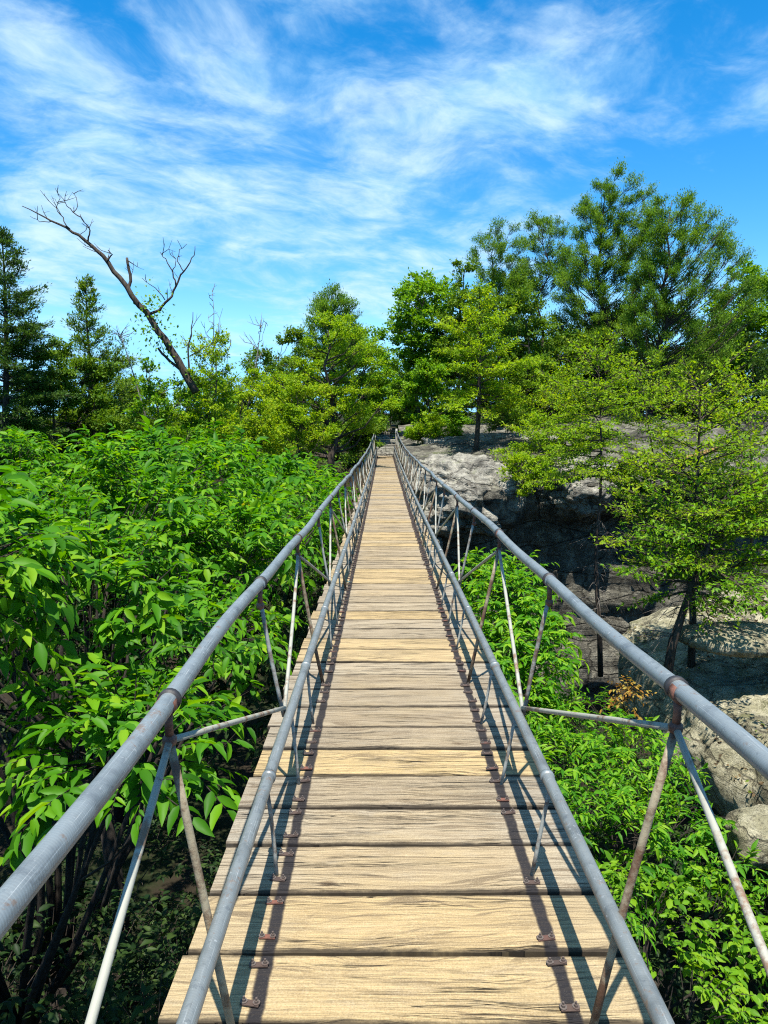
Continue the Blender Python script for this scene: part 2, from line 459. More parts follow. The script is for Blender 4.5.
# line boards up with the gaps of the photograph near the camera
fresh_board = None
for i, (a, b) in enumerate(bounds):
    if a < 3.66 <= b: fresh_board = i
for i, (a, b) in enumerate(bounds):
    gap = r2.uniform(.010, .018) * (1 if r2.random() < .8 else 1.5)
    yc = (a + b) / 2; w = b - a - gap; th = .048
    lx = XL + r2.uniform(-.02, .014); rx = XR + r2.uniform(-.014, .02)
    dz = float(deck_z(yc)) + r2.uniform(-.004, .004); skew = r2.uniform(-.006, .006)
    n = 13
    xs = np.linspace(lx, rx, n)
    sag = np.array([r2.uniform(-.0012, .0012) for _ in xs]) + r2.uniform(-.004, .004) * ((xs - xs.mean()) / .7) ** 2
    bev = .006
    jag = [np.array([r2.uniform(-.0022, .0022) for _ in xs]) for _ in range(2)]
    skx = skew * (xs / .7)
    prof = [(-w / 2, -th), (-w / 2, -bev), (-w / 2 + bev, 0), (0, .002 * r2.uniform(-1, 1)), (w / 2 - bev, 0), (w / 2, -bev), (w / 2, -th)]
    V = []; T = []
    for (py_, pz_) in prof:
        jj = jag[0] if py_ < 0 else (jag[1] if py_ > 0 else 0)
        V.append(np.stack([xs, yc + py_ + skx + jj, dz + pz_ + sag], 1)); T.append(np.full(n, py_ / (w / 2)))
    V = np.concatenate(V); T = np.concatenate(T); m_ = len(prof)
    ii = np.arange(m_)[:, None]; jj = np.arange(n - 1)[None]; i2 = (ii + 1) % m_
    q = np.stack([ii * n + jj, ii * n + jj + 1, i2 * n + jj + 1, i2 * n + jj], -1).reshape(-1, 4)
    endl = (np.arange(m_) * n)[None]; endr = (np.arange(m_) * n + n - 1)[None, ::-1]
    fr = 1.0 if i == fresh_board else (.45 if r2.random() < .08 else 0.0)
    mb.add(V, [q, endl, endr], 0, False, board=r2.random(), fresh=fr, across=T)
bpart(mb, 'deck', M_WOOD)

# ropes
def wob_x(y, x): return .007 * np.sin(y * 1.1 + x * 9) + .004 * np.sin(y * 2.9 + x * 5)
def wob_z(y, x): return .006 * np.sin(y * 1.7 + x * 7) + .004 * np.sin(y * 3.6 + x * 3)
ys = np.concatenate([np.linspace(Y0 - .4, 20, 120), np.linspace(20.6, Y1 + .2, 36)])
for x, nm in ((TOPL, 'handrail'), (TOPR, 'handrail')):
    mb = MB(); sag = .012 * np.sin((ys - .5) / 1.48 * 2 * np.pi) * 0
    zz = deck_z(ys) + TOPH + rail_lift(ys) + sag + (.02 if x > 0 else 0)
    rope(mb, np.stack([x + wob_x(ys, x), ys, zz + wob_z(ys, x)], 1), .0242, 24)
    bpart(mb, 'handrail', M_RAIL)
def top_pt(side, y, dz=0.0):
    x = TOPL if side < 0 else TOPR
    return np.array([x + float(wob_x(y, x)), y, float(deck_z(y)) + TOPH + float(rail_lift(y)) + (.02 if side > 0 else 0) + dz + float(wob_z(y, x))])
for x in (LOWL, LOWR):
    mb = MB()
    rope(mb, np.stack([np.full_like(ys, x), ys, deck_z(ys) + LOWH + .35 * rail_lift(ys)], 1), .0222, 20)
    bpart(mb, 'lower_rail', M_LOWRAIL)
def low_pt(side, y, dx=0.0, dz=0.0):
    x = (LOWL if side < 0 else LOWR) + side * dx
    return np.array([x, y, float(deck_z(y)) + LOWH + .35 * float(rail_lift(y)) + dz])
def base_pt(side, y, dz=0.0):
    return np.array([BASEL if side < 0 else BASER, y, float(deck_z(y)) + dz])
# cables and joists under the deck
for x in (-.385, .534):
    mb = MB(); tube(mb, np.stack([np.full_like(ys, x), ys, deck_z(ys) - .075], 1), .019, 8); bpart(mb, 'deck_cable', M_COLLAR)

SP = 1.48; YA = 1.90
def rod(side, p, q, r, mat, name, bendy=0.0):
    mb = MB(); p, q = np.asarray(p), np.asarray(q)
    t = np.linspace(0, 1, 5)[:, None]
    pts = p + (q - p) * t
    pts += bendy * np.sin(t * np.pi) * np.array([[1.0, .3, .2]])
    tube(mb, pts, r, 8); bpart(mb, name, mat)
rr = random.Random(11)
k0 = -3
nk = int((Y1 - YA) / SP)
DROP = -.105
for side in (-1, 1):
    for k in range(k0, nk + 1):
        y = YA + k * SP
        if y < Y0 - .2 or y > Y1: continue
        p = top_pt(side, y)
        # collar round the rail and a lug hanging under it
        mb = MB()
        tube(mb, [p + [0, -.010, 0], p + [0, .010, 0]], .0305, 18)
        col = bpart(mb, 'collar', M_COLLAR)
        mb = MB(); tube(mb, [p + [0, -.045, -.004], p + [0, -.012, -.004]], .0272, 14)
        mb.build('clamp_sleeve', M_LUG if k % 2 == 0 else M_RAIL, col)
        mb = MB(); tube(mb, [p + [0, -.012, -.02], p + [0, -.012, DROP * .55], p + [0, -.006, DROP]], [.013, .011, .012], 8)
        tube(mb, [p + [0, -.006, DROP + .016], p + [0, -.006, DROP + .008], p + [0, -.006, DROP - .008], p + [0, -.006, DROP - .018]], [.012, .019, .018, .008], 9)
        mb.build('lug', M_LUG, col)
        node = p + [0, -.006, DROP]
        if k % 2 == 0:                        # tripod of a post and two braces
            rod(side, node + [0, .0, 0], base_pt(side, y + rr.uniform(-.02, .02), -.01), .0115, M_RUSTBAR, 'post', rr.uniform(-.008, .008))
            for s in (-1, 1):
                yl = y + s * SP
                if Y0 - .5 < yl < Y1 + .2:
                    rod(side, node, low_pt(side, yl, .028, .012 + .008 * s), .0098, M_WHITEBAR, 'brace', rr.uniform(-.006, .006))
        else:                                 # single hanger down past the lower rail
            rod(side, node + [0, 0, .03], low_pt(side, y, .030, -.02), .0095, M_BALUSTER, 'hanger', rr.uniform(-.006, .006))
    # balusters between lower rail and deck
    j = -6
    while True:
        y = YA + .03 + j * SP / 2; j += 1
        if y < Y0: continue
        if y > Y1 - .1: break
        if (j - 1) % 4 == 0: continue
        rod(side, low_pt(side, y, 0, -.015), base_pt(side, y, .0), .0078, M_BALUSTER, 'baluster', rr.uniform(-.005, .005))
    # couplings on the lower rail
    y = 2.72 - 4 * 1.345
    while y < 30:
        if y > Y0:
            p = low_pt(side, y); mb = MB(); tube(mb, [p + [0, -.012, 0], p + [0, .012, 0]], .0265, 16)
            bpart(mb, 'rail_coupling', M_RAIL)
            p2 = low_pt(side, y); mb = MB()
        y += 1.345
# bolted clamp plates: the 100 nearest are parts, the rest one part
def plate_geo(mb, c):
    c = np.asarray(c, float)
    box(mb, c + [0, 0, .0035], (.076, .030, .006), 0, .0015)
    for s in (-1, 1):
        cyl(mb, c + [s * .026, 0, .0082], .0150, .0028, 14, 2)
        cyl(mb, c + [s * .026, 0, .0135], .0088, .0080, 6, 1)
        cyl(mb, c + [s * .026, 0, .0215], .0046, .0100, 8, 1)
mbp = MB(); plate_geo(mbp, (0, 0, 0))
proto = None; rest = MB(); cnt = 0
for i, (a, b) in enumerate(bounds):
    for f in (.22, .78):
        for cx in (-.385, .534):
            y = a + (b - a) * f + rr.uniform(-.012, .012); x = cx + rr.uniform(-.008, .008)
            z = float(deck_z((a + b) / 2)) + .0045
            if rr.random() < .10: continue
            if y > .6 and cnt < 100:
                cnt += 1
                if proto is None:
                    proto = bpart(mbp, 'clamp_plate', [M_PLATE, M_BOLT, M_WASHER]); o = proto
                else:
                    o = proto.copy(); COL.objects.link(o); o.parent = bridge; BP.append(o)
                o.location = (x, y, z); o.rotation_euler = (0, 0, rr.uniform(-.2, .2)); o.scale = (rr.uniform(.68, .82), rr.uniform(.6, .9), .8)
            else:
                plate_geo(rest, (x, y, z))
ro = bpart(rest, 'clamp_plates', [M_PLATE, M_BOLT, M_WASHER]); ro.name = 'clamp_plate_rows'; ro['kind'] = 'stuff'
# end posts on the far bank
for side in (-1, 1):
    p = top_pt(side, Y1 + .1); mb = MB()
    tube(mb, [[p[0], p[1], -.6], p + [0, 0, .12]], .06, 10); bpart(mb, 'end_post', M_BALUSTER)
bpy.context.view_layer.update()
place_origin(bridge, BP)

# stone steps up the far bank
mb = MB(); sr = random.Random(5)
for i in range(11):
    y = Y1 + .25 + i * .95; z = .10 + .155 * (i + 1)
    n = sr.choice((2, 3)); xs = np.linspace(-.62, .86, n + 1)
    for a, b in zip(xs[:-1], xs[1:]):
        box(mb, ((a + b) / 2, y + .5, z - .30 + sr.uniform(-.015, .015)), (b - a - .02, 1.02, .6), 0, .03)
st = mb.build('stone_steps', M_ROCK, loc=(.1, Y1 + .3, 0))
tag(st, 'pale stone steps climbing from the far end of the footbridge', 'steps')

# ------------------------------------------------------------------ terrain
def ground_z(x, y):
    x = np.asarray(x, float); y = np.asarray(y, float)
    far = sstep(33.5, 42.5, y - .10 * np.abs(x) + 0 * x)
    hill = .0 + 1.9 * sstep(45, 57, y) + 3.0 * sstep(60, 140, y)
    leftdrop = sstep(-9, -24, x)                       # the left side falls into the valley
    plate = hill * (1 - leftdrop) - 7.5 * leftdrop
    z = -10.5 * (1 - far) + plate * far
    near = sstep(-3.5, -9.0, y)
    z = z * (1 - near) + (-.4) * near
    rightbank = sstep(4.0, 10.0, x) * (1 - sstep(16, 24, y)) * sstep(-2, 4, y)
    z = z * (1 - rightbank) + (-3.6) * rightbank
    r = np.hypot(x, y)
    z = z - 60 * sstep(120, 420, r)
    n = fbm(np.stack([x * .35, y * .35, 0 * x], 1), 4, 5) - .5
    path = (1 - sstep(1.0, 1.9, np.abs(x - .1))) * sstep(42, 45, y) * (1 - sstep(58, 62, y))
    return z + n * 1.1 * (1 - path) - .75 * path
mb = MB()
g = np.concatenate([-np.geomspace(60, 6000, 26)[::-1], np.linspace(-58, 70, 170), np.geomspace(74, 6000, 26)])
gy = np.concatenate([-np.geomspace(24, 6000, 20)[::-1], np.linspace(-22, 74, 150), np.geomspace(78, 6000, 26)])
X, Yg = np.meshgrid(g, gy)
Z = ground_z(X.ravel(), Yg.ravel())
nx, ny = len(g), len(gy)
i = np.arange(ny - 1)[:, None]; j = np.arange(nx - 1)[None]
q = np.stack([i * nx + j, i * nx + j + 1, (i + 1) * nx + j + 1, (i + 1) * nx + j], -1).reshape(-1, 4)
mb.add(np.stack([X.ravel(), Yg.ravel(), Z], 1), [q])
gr = mb.build('terrain', M_GROUND); gr['kind'] = 'structure'

# far ridge seen through the trees on the left
mb = MB(); xs = np.linspace(-5200, 5200, 140)
yy = np.array([3800, 4300, 5000, 5600.])
hz = np.array([-70, 25, 70, 40.])
V = []
for a, h in zip(yy, hz):
    V.append(np.stack([xs, np.full_like(xs, a), h + (fbm(np.stack([xs * .0011, xs * 0 + a * .001, xs * 0], 1), 5, 9) - .5) * 130], 1))
n = len(xs); i = np.arange(3)[:, None]; j = np.arange(n - 1)[None]
mb.add(np.concatenate(V), [np.stack([i * n + j, i * n + j + 1, (i + 1) * n + j + 1, (i + 1) * n + j], -1).reshape(-1, 4)])
hl = mb.build('hills', M_GROUND); hl['kind'] = 'structure'

# ------------------------------------------------------------------ rocks
def lofted_rock(mb, xs, prof_fn, nv=60, amp=.5, sc=.6, seed=0, strata=.25):
    """sweep a vertical profile (y,z) along x and roughen it"""
    V = []
    for x in xs:
        yz = prof_fn(x)
        d = np.concatenate([[0], np.cumsum(np.linalg.norm(np.diff(yz, axis=0), axis=1))])
        t = np.linspace(0, d[-1], nv)
        V.append(np.stack([np.full(nv, x), np.interp(t, d, yz[:, 0]), np.interp(t, d, yz[:, 1])], 1))
    V = np.array(V); P = V.reshape(-1, 3)
    nrm = unit(np.cross(np.gradient(V, axis=0), np.gradient(V, axis=1))).reshape(-1, 3)
    n = fbm(P * sc, 5, seed) - .5
    rid = 1 - np.abs(2 * fbm(P * sc * .8 + 9, 4, seed + 3) - 1)
    led = np.sin(P[:, 2] * 5.0 + 5 * fbm(P * .5, 3, seed + 7)) * strata * .35
    P = P + nrm * (n * amp * 2 + (rid - .7) * amp + led)[:, None]
    m = nv; k = len(xs)
    i = np.arange(k - 1)[:, None]; j = np.arange(m - 1)[None]
    mb.add(P, [np.stack([i * m + j, (i + 1) * m + j, (i + 1) * m + j + 1, i * m + j + 1], -1).reshape(-1, 4)])

def cliff_prof(x):
    top = .9 + .35 * math.sin(x * .5) + (.6 if x > 7 else .6 * max(0, (x - 3) / 4))
    ybrow = 31.0 + 1.2 * math.sin(x * .7 + 1) + 2.2 * math.exp(-((x - 6.5) / 1.2) ** 2) - .10 * max(0, x - 8)
    if x < 1: ybrow += (1 - x) * .35
    zb = -1.25 + .09 * x if x > 1 else -1.2
    return np.array([(49, top + .9), (44, top + .35), (38, top - .2), (34.6, .0 + .04 * x), (ybrow + 1, zb + .55), (ybrow, zb - .2), (ybrow + .5, zb - 1.2), (ybrow + 1.4, zb - 2.2), (ybrow + 1.2, -7), (ybrow + .8, -12.5)])
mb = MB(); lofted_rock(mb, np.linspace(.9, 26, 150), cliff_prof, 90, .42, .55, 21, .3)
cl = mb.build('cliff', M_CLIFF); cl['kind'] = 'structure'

def boulder(name, c, rad, label, mat, seed, amp=.3, flat=.0, group=None, rot=0.0, nu=170, nv=100):
    u = np.linspace(0, 2 * np.pi, nu, endpoint=False); v = np.linspace(.02, np.pi - .02, nv)
    U, W = np.meshgrid(u, v)
    D = np.stack([np.cos(U) * np.sin(W), np.sin(U) * np.sin(W), np.cos(W)], -1).reshape(-1, 3)
    D = np.sign(D) * np.abs(D) ** .78
    P = D * np.asarray(rad)
    n = fbm(P * (1.1 / max(rad[0] * .35, .6)) + seed * 7, 5, seed) - .5
    led = np.sin(P[:, 2] * 7 + 6 * fbm(P * .8, 3, seed + 4)) * .05
    n2 = fbm(D * 7 + seed, 5, seed + 1) - .5; rd = np.abs(2 * fbm(D * 3.3 + seed * 3, 4, seed + 2) - 1)
    P = P * (1 + amp * n * 1.6 + led * amp)[:, None] + D * (min(rad) * (.16 * n2 + .16 * (np.minimum(rd, .25) - .25)))[:, None]
    if rot:
        cs, sn = math.cos(rot), math.sin(rot); P = np.stack([P[:, 0] * cs - P[:, 1] * sn, P[:, 0] * sn + P[:, 1] * cs, P[:, 2]], 1)
    mb = MB(); i = np.arange(nv - 1)[:, None]; j = np.arange(nu)[None]; k = (j + 1) % nu
    mb.add(P + np.asarray(c), [np.stack([i * nu + j, (i + 1) * nu + j, (i + 1) * nu + k, i * nu + k], -1).reshape(-1, 4), np.arange(nu)[None], ((nv - 1) * nu + np.arange(nu))[None, ::-1]])
    o = mb.build(name, mat, loc=c)
    tag(o, label, 'boulder', group); return o
boulder('boulder', (3.5, 34.4, -1.35), (2.7, 4.0, 1.75), 'big rounded pale grey boulder beside the far end of the footbridge', M_ROCK, 3, .34)
boulder('boulder', (5.4, 41.2, .55), (4.4, 2.6, .95), 'long low grey rock slab behind the rounded boulder, under the trees', M_ROCK, 5, .3)
boulder('boulder', (8.6, 34.2, -.9), (1.9, 2.2, 1.3), 'grey weathered block on the cliff edge right of the rounded boulder', M_ROCK, 8, .35)
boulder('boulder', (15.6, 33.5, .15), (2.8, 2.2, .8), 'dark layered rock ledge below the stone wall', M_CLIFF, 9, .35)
boulder('boulder', (1.55, 31.6, -3.1), (.8, 1.0, .5), 'small rock ledge jutting from the dark cliff beside the bridge', M_ROCK, 12, .35)

D_ = np.linspace(0, 1, 1)
nu, nv = 260, 130
u = np.linspace(0, 2 * np.pi, nu, endpoint=False); v = np.linspace(.01, np.pi - .01, nv)
U, W = np.meshgrid(u, v)
D = np.stack([np.cos(U) * np.sin(W), np.sin(U) * np.sin(W), np.cos(W)], -1).reshape(-1, 3)
P = np.sign(D) * np.abs(D) ** np.array([.8, .8, .62]) * [4.4, 5.6, 1.35]
n1 = fbm(P * .55 + 3, 5, 33) - .5; n2 = fbm(P * 2.2 + 9, 5, 34) - .5; rid = np.abs(2 * fbm(P * 1.1 + 5, 4, 35) - 1)
P = P * (1 + .30 * n1)[:, None] + D * (n2 * .34 + (rid - .3) * .30)[:, None]
P[:, 2] += .05 * P[:, 0] + .07 * P[:, 1]
mb = MB(); i = np.arange(nv - 1)[:, None]; j = np.arange(nu)[None]; k = (j + 1) % nu
OC = np.array([9.25, 13.2, -3.5])
mb.add(P + OC, [np.stack([i * nu + j, (i + 1) * nu + j, (i + 1) * nu + k, i * nu + k], -1).reshape(-1, 4)])
oc = mb.build('rock_outcrop', M_OUTROCK, loc=OC); tag(oc, 'sloping lichen-spotted rock shelf right of the bridge with small trees on it', 'rock outcrop')
boulder('boulder', tuple(at(764, 838, 8.2)), (.42, .4, .3), 'small pale boulder in the bushes at the foot of the rock shelf', M_OUTROCK, 15, .3, nu=40, nv=24)
boulder('boulder', tuple(at(735, 632, 12.6) + [0.3, 0, -.12]), (1.1, .8, .2), 'flat yellowish rock lit by sun on top of the rock shelf', M_OUTROCK, 16, .3, nu=48, nv=28)

# dry stone wall on the right
mb = MB(); wr = random.Random(8)
z = 1.45
for row in range(5):
    x = 16.6 + wr.uniform(0, .3); h = wr.uniform(.17, .26)
    while x < 25:
        w = wr.uniform(.3, .8)
        box(mb, (x + w / 2, 38 + wr.uniform(-.04, .04), z + h / 2), (w - .03, .5 + wr.uniform(-.06, .06), h - .02), 0, .03); x += w
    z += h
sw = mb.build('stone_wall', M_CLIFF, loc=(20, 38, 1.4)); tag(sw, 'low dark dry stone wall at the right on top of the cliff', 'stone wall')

# ------------------------------------------------------------------ foliage
def quad_leaves(mb, P, D, N, L, W, fold=.12, mat=0):
    n = len(P); D = unit(D); S = unit(np.cross(D, N)); N2 = np.cross(S, D)
    L = np.broadcast_to(L, (n,))[:, None]; W = np.broadcast_to(W, (n,))[:, None]
    V = np.zeros((n, 4, 3))
    V[:, 0] = P; V[:, 1] = P + D * L * .48 + S * W * .5 + N2 * W * fold
    V[:, 2] = P + D * L; V[:, 3] = P + D * L * .48 - S * W * .5 + N2 * W * fold
    b = (np.arange(n) * 4)[:, None]
    mb.add(V.reshape(-1, 3), [b + np.array([[0, 1, 2, 3]])], mat, False)

def fine_leaves(mb, P, D, N, L, W, droop, mat=0, fold=.22):
    """eight-vertex leaf: a folded, drooping blade with a midrib"""
    n = len(P); D = unit(D); S = unit(np.cross(D, N)); N2 = np.cross(S, D)
    L = np.broadcast_to(L, (n,))[:, None]; W = np.broadcast_to(W, (n,))[:, None]; dr = np.broadcast_to(droop, (n,))[:, None]
    def rib(t): return P + D * L * t - N2 * L * dr * t * t
    ts = (.18, .45, .76); ws = (.36, .5, .30)
    V = np.zeros((n, 11, 3)); V[:, 0] = P; V[:, 4] = rib(1.0)
    wave = np.sin(np.arange(n) * 2.4)[:, None] * .10
    for k, (t, w) in enumerate(zip(ts, ws)):
        V[:, 1 + k] = rib(t)
        V[:, 5 + k] = rib(t) + S * W * w + N2 * W * (fold + wave); V[:, 8 + k] = rib(t) - S * W * w + N2 * W * (fold - wave)
    b = (np.arange(n) * 11)[:, None]
    F3 = [[0, 5, 1], [0, 1, 8], [3, 7, 4], [3, 4, 10]]; F4 = [[1, 5, 6, 2], [2, 6, 7, 3], [1, 2, 9, 8], [2, 3, 10, 9]]
    mb.add(V.reshape(-1, 3), [b + np.array([f]) for f in F3] + [b + np.array([f]) for f in F4], mat, True)

def sprays(rg, P, OUT, nl, tl, L, W, mb_leaf, mb_twig, droop=.25, up=.35):
    """leafy twigs starting at P and heading OUT; nl leaves each"""
    n = len(P)
    d = unit(OUT + rg.normal(0, .35, (n, 3)) + [0, 0, up])
    tl = tl * rg.uniform(.7, 1.3, n)
    k = nl
    t = np.linspace(.12, 1, k)
    side = np.cross(d, [0, 0, 1.0]); side = unit(side)
    A = []; Dv = []; Nv = []
    bend = np.array([0, 0, -1.0])
    for i, tt in enumerate(t):
        p = P + d * (tl * tt)[:, None] + bend * (tl * .30 * tt * tt)[:, None]
        s = 1 if i % 2 else -1
        last = i == k - 1
        ang = rg.uniform(.6, 1.15, n)[:, None] * (0 if last else 1)
        tang = unit(d + bend * (.6 * tt))
        dd = tang * np.cos(ang) + side * s * np.sin(ang) + rg.normal(0, .24, (n, 3)) + [0, 0, -.26]
        nn = unit(np.array([0, 0, 1.0]) + .35 * OUT + rg.normal(0, .38, (n, 3)))
        A.append(p); Dv.append(dd); Nv.append(nn)
    A = np.concatenate(A); Dv = np.concatenate(Dv); Nv = np.concatenate(Nv)
    m = len(A); sc = rg.uniform(.45, 1.2, m) * np.tile(rg.uniform(.7, 1.15, n), k)
    fine_leaves(mb_leaf, A, Dv, Nv, L * sc, W * sc * rg.uniform(.85, 1.15, m), droop * rg.uniform(.3, 1.9, m))
    if mb_twig is not None:
        e = P + d * (tl * .98)[:, None] + bend * (tl * .29)[:, None]; mid = P + d * (tl * .5)[:, None] + bend * (tl * .075)[:, None]
        prisms(mb_twig, P - OUT * .12, mid, .005, .004); prisms(mb_twig, mid, e, .004, .002)

def sphere_pts(rg, n):
    v = rg.normal(0, 1, (n, 3)); return unit(v)

def mound_tree(name, label, cat, base, mounds, leafmat, bark, seed, L=.135, W=.058, nl=11, tl=.42, dens=26, inner=.5, group=None, trunk_r=.16, up=.35, under=.25, zmin=None, gaps=0.0):
    """a broadleaf crown seen close: overlapping leafy mounds, boughs reaching into each of them"""
    rg = np.random.default_rng(seed)
    root = empty(name, base); tag(root, label, cat, group)
    leaf = MB(); wood = MB()
    C = np.array([m[:3] for m in mounds]); Rr = np.array([m[3:6] if len(m) >= 6 else (m[3],) * 3 for m in mounds], float)
    for c, r in zip(C, Rr):
        area = 4 * np.pi * ((r[0] * r[1]) ** 1.6 / 3 + (r[0] * r[2]) ** 1.6 / 3 + (r[1] * r[2]) ** 1.6 / 3) ** (1 / 1.6)
        n = int(area * dens)
        d = sphere_pts(rg, n)
        keep = (d[:, 2] > -.25) | (rg.random(n) < under)
        d = d[keep]
        bump_ = .80 + .34 * fbm(d * 2.6 + c * 1.7, 3, seed) + rg.uniform(-.10, .07, len(d))
        P = c + d * r * bump_[:, None]
        okx = P[:, 0] - d[:, 0] * 0 < (-.95 if c[0] < 0 else 99); P = P[okx]; d = d[okx]
        hole = (fbm(P * .85 + seed * 1.3, 3, seed) < gaps) & (rg.random(len(P)) < .95); P = P[~hole]; d = d[~hole]
        q = np.linalg.norm((P[:, None] - C[None]) / Rr[None], axis=2)
        P_in = (q < .70).sum(1) > 0
        P_in = P_in | ((P[:, 2] < zmin + rg.normal(0, .12, len(P))) if zmin is not None else False)
        P = P[~P_in]; d = d[~P_in]
        sprays(rg, P - d * .22, d, nl, tl, L, W, leaf, wood, up=up)
        ni = int(n * inner)
        di = sphere_pts(rg, ni); Pi = c + di * r * rg.uniform(.25, .75, ni)[:, None]
        hole = (fbm(Pi * .85 + seed * 1.3, 3, seed) < gaps + .05) if gaps else np.zeros(len(Pi), bool); Pi = Pi[~hole]; di = di[~hole]
        if zmin is not None: kz = Pi[:, 2] > zmin + .1; Pi, di = Pi[kz], di[kz]
        sprays(rg, Pi, di, max(5, nl - 4), tl * 1.1, L, W, leaf, None, up=up)
    base = np.asarray(base, float)
    cen = C.mean(0); fork = base + (cen - base) * .45
    tube(wood, [base - [0, 0, .4], base + (fork - base) * .5 + rg.normal(0, .08, 3), fork], [trunk_r * 1.25, trunk_r, trunk_r * .8], 9)
    for c in C:
        mid = fork + (c - fork) * .5 + [0, 0, -.25] + rg.normal(0, .12, 3)
        tube(wood, [fork, fork + (mid - fork) * .55 + rg.normal(0, .07, 3), mid, c], [trunk_r * .36, trunk_r * .26, trunk_r * .18, trunk_r * .07], 6)
        for _ in range(2):
            e = c + sphere_pts(rg, 1)[0] * Rr[0].min() * .75; s0 = mid + (c - mid) * rg.uniform(.2, 1)
            tube(wood, [s0, (s0 + e) / 2 + rg.normal(0, .06, 3), e], [.013, .009, .004], 4, cap=False)
    parts = [wood.build('trunk', bark, root), leaf.build('crown', leafmat, root)]
    bpy.context.view_layer.update(); place_origin(root, parts)
    return root

def conifer(name, label, cat, base, top, width, seed, mats, nbr=94, cbase=.15, elev0=-5, elev1=50, shape=None, tw=.16, needle=(.13, .02), npt=4, curve=.0,
            asym=0, az0=0, trunk_r=None, group=None, twl=.38, dead_below=0, leafy=False, lean=0.0, flat=.35, step=.10, droop=.0, den=1.15):
    """trunk with tiers of branches, each branch with flat side twigs full of needles"""
    rg = np.random.default_rng(seed)
    base = np.asarray(base, float); top = np.asarray(top, float); Ht = top[2] - base[2]
    root = empty(name, base); tag(root, label, cat, group)
    wood = MB(); leaf = MB()
    tr = trunk_r or Ht * .011
    nt_ = 10; t = np.linspace(0, 1, nt_)
    wig = np.stack([fbm(np.stack([t * 3 + seed, t * 0, t * 0], 1), 2, seed) - .5, fbm(np.stack([t * 3, t * 0 + seed, t * 0], 1), 2, seed + 1) - .5, 0 * t], 1)
    tp = base + (top - base) * t[:, None] + wig * (.05 * Ht) * np.sin(t * np.pi)[:, None]
    tp[0, 2] -= .5
    tube(wood, tp, tr * (1 - t * .93) ** .9, 8)
    def tpt(f): return np.array([np.interp(f, t, tp[:, c]) for c in range(3)])
    shape = shape or (lambda f: (1 - f) ** .8)
    FP = []; FD = []; T0 = []; T1 = []
    for i in range(nbr):
        f = cbase + (1 - cbase) * min(.995, (i + rg.random()) / nbr)
        g = (f - cbase) / (1 - cbase)
        az = i * 2.39996 + rg.normal(0, .35)
        L = width * shape(g) * rg.uniform(.6, 1.15) * (1 + asym * math.cos(az - az0))
        if L < .12: L = .12
        el = R(elev0 + (elev1 - elev0) * g + rg.normal(0, 9))
        p = tpt(f); ns = 6
        pts = [p]; e = el; a = az
        for s in range(ns):
            e += R(curve) / ns + rg.normal(0, .06); a += rg.normal(0, .10)
            d = np.array([math.cos(a) * math.cos(e), math.sin(a) * math.cos(e), math.sin(e)])
            p = p + d * L / ns; pts.append(p)
        pts = np.array(pts)
        rb = max(.012, tr * .34 * (1 - g * .75) * min(1, L / width + .3))
        tube(wood, pts, np.linspace(rb, .006, ns + 1), 5, cap=False)
        nt2 = max(4, int(L / tw * 1.3)) * 2
        sq = rg.uniform(.18, 1.0, nt2); sq[:2] = 1.0
        idx = sq * ns; i0 = np.minimum(idx.astype(int), ns - 1); fr = (idx - i0)[:, None]
        q = pts[i0] * (1 - fr) + pts[i0 + 1] * fr
        bd = unit(pts[i0 + 1] - pts[i0])
        sd = np.where(np.arange(nt2) % 2 == 0, 1.0, -1.0)[:, None]
        sv = unit(np.cross(bd, [0, 0, 1.0])) * sd
        ang = rg.uniform(.55, 1.0, nt2)[:, None]; ang[:2] = .15
        td = unit(bd * np.cos(ang) + sv * np.sin(ang) + rg.normal(0, flat * .5, (nt2, 3)) * [1, 1, 1.0] + [0, 0, .06 - droop])
        tlen = (L * twl * (1.05 - .6 * sq) + .10) * rg.uniform(.6, 1.2, nt2)
        T0.append(q); T1.append(q + td * tlen[:, None])
        for qq, dd, ll in zip(q, td, tlen):
            m = max(2, int(ll / step)); s_ = np.linspace(.12, 1, m)[:, None]
            FP.append(qq + dd * ll * s_); FD.append(np.repeat(dd[None], m, 0))
        m = max(2, int(L * .35 / step)); s_ = np.linspace(.65, 1, m)
        FP.append(np.stack([np.interp(s_ * ns, np.arange(ns + 1), pts[:, c]) for c in range(3)], 1)); FD.append(np.repeat(bd[:1] * 0 + unit(pts[-1] - pts[-2])[None], m, 0))
    for _ in range(dead_below):
        f = rg.uniform(.12, cbase); a = rg.uniform(0, 6.28); L = width * rg.uniform(.2, .5); p = tpt(f)
        e = p + np.array([math.cos(a) * L, math.sin(a) * L, -.25 * L]); mid = (p + e) / 2 + [0, 0, .15 * L]
        tube(wood, [p, mid, e], [.012, .008, .003], 4, cap=False, mat=1)
        T_ = e + rg.normal(0, .15, (3, 3)); prisms(wood, np.repeat(mid[None], 3, 0), T_, .005, .002, 1)
    prisms(wood, np.concatenate(T0), np.concatenate(T1), .007, .003)
    FP = np.concatenate(FP); FD = np.concatenate(FD)
    kp = rg.integers(0, len(FP), int(len(FP) * npt * den)); FP = FP[kp]; FD = FD[kp]; n = len(FP)
    FP = FP + rg.normal(0, step * .55, (n, 3)) * [1, 1, .5]
    if leafy:
        D = unit(FD * .7 + rg.normal(0, .6, (n, 3)) + [0, 0, -.15]); Nn = unit(np.array([0, 0, 1.0]) + rg.normal(0, .35, (n, 3)))
    else:
        D = unit(FD * .9 + rg.normal(0, .42, (n, 3)) + [0, 0, .12]); Nn = unit(np.array([0, 0, 1.0]) + rg.normal(0, .5, (n, 3)))
    sc = rg.uniform(.75, 1.4, n)
    quad_leaves(leaf, FP, D, Nn, needle[0] * sc, needle[1] * sc)
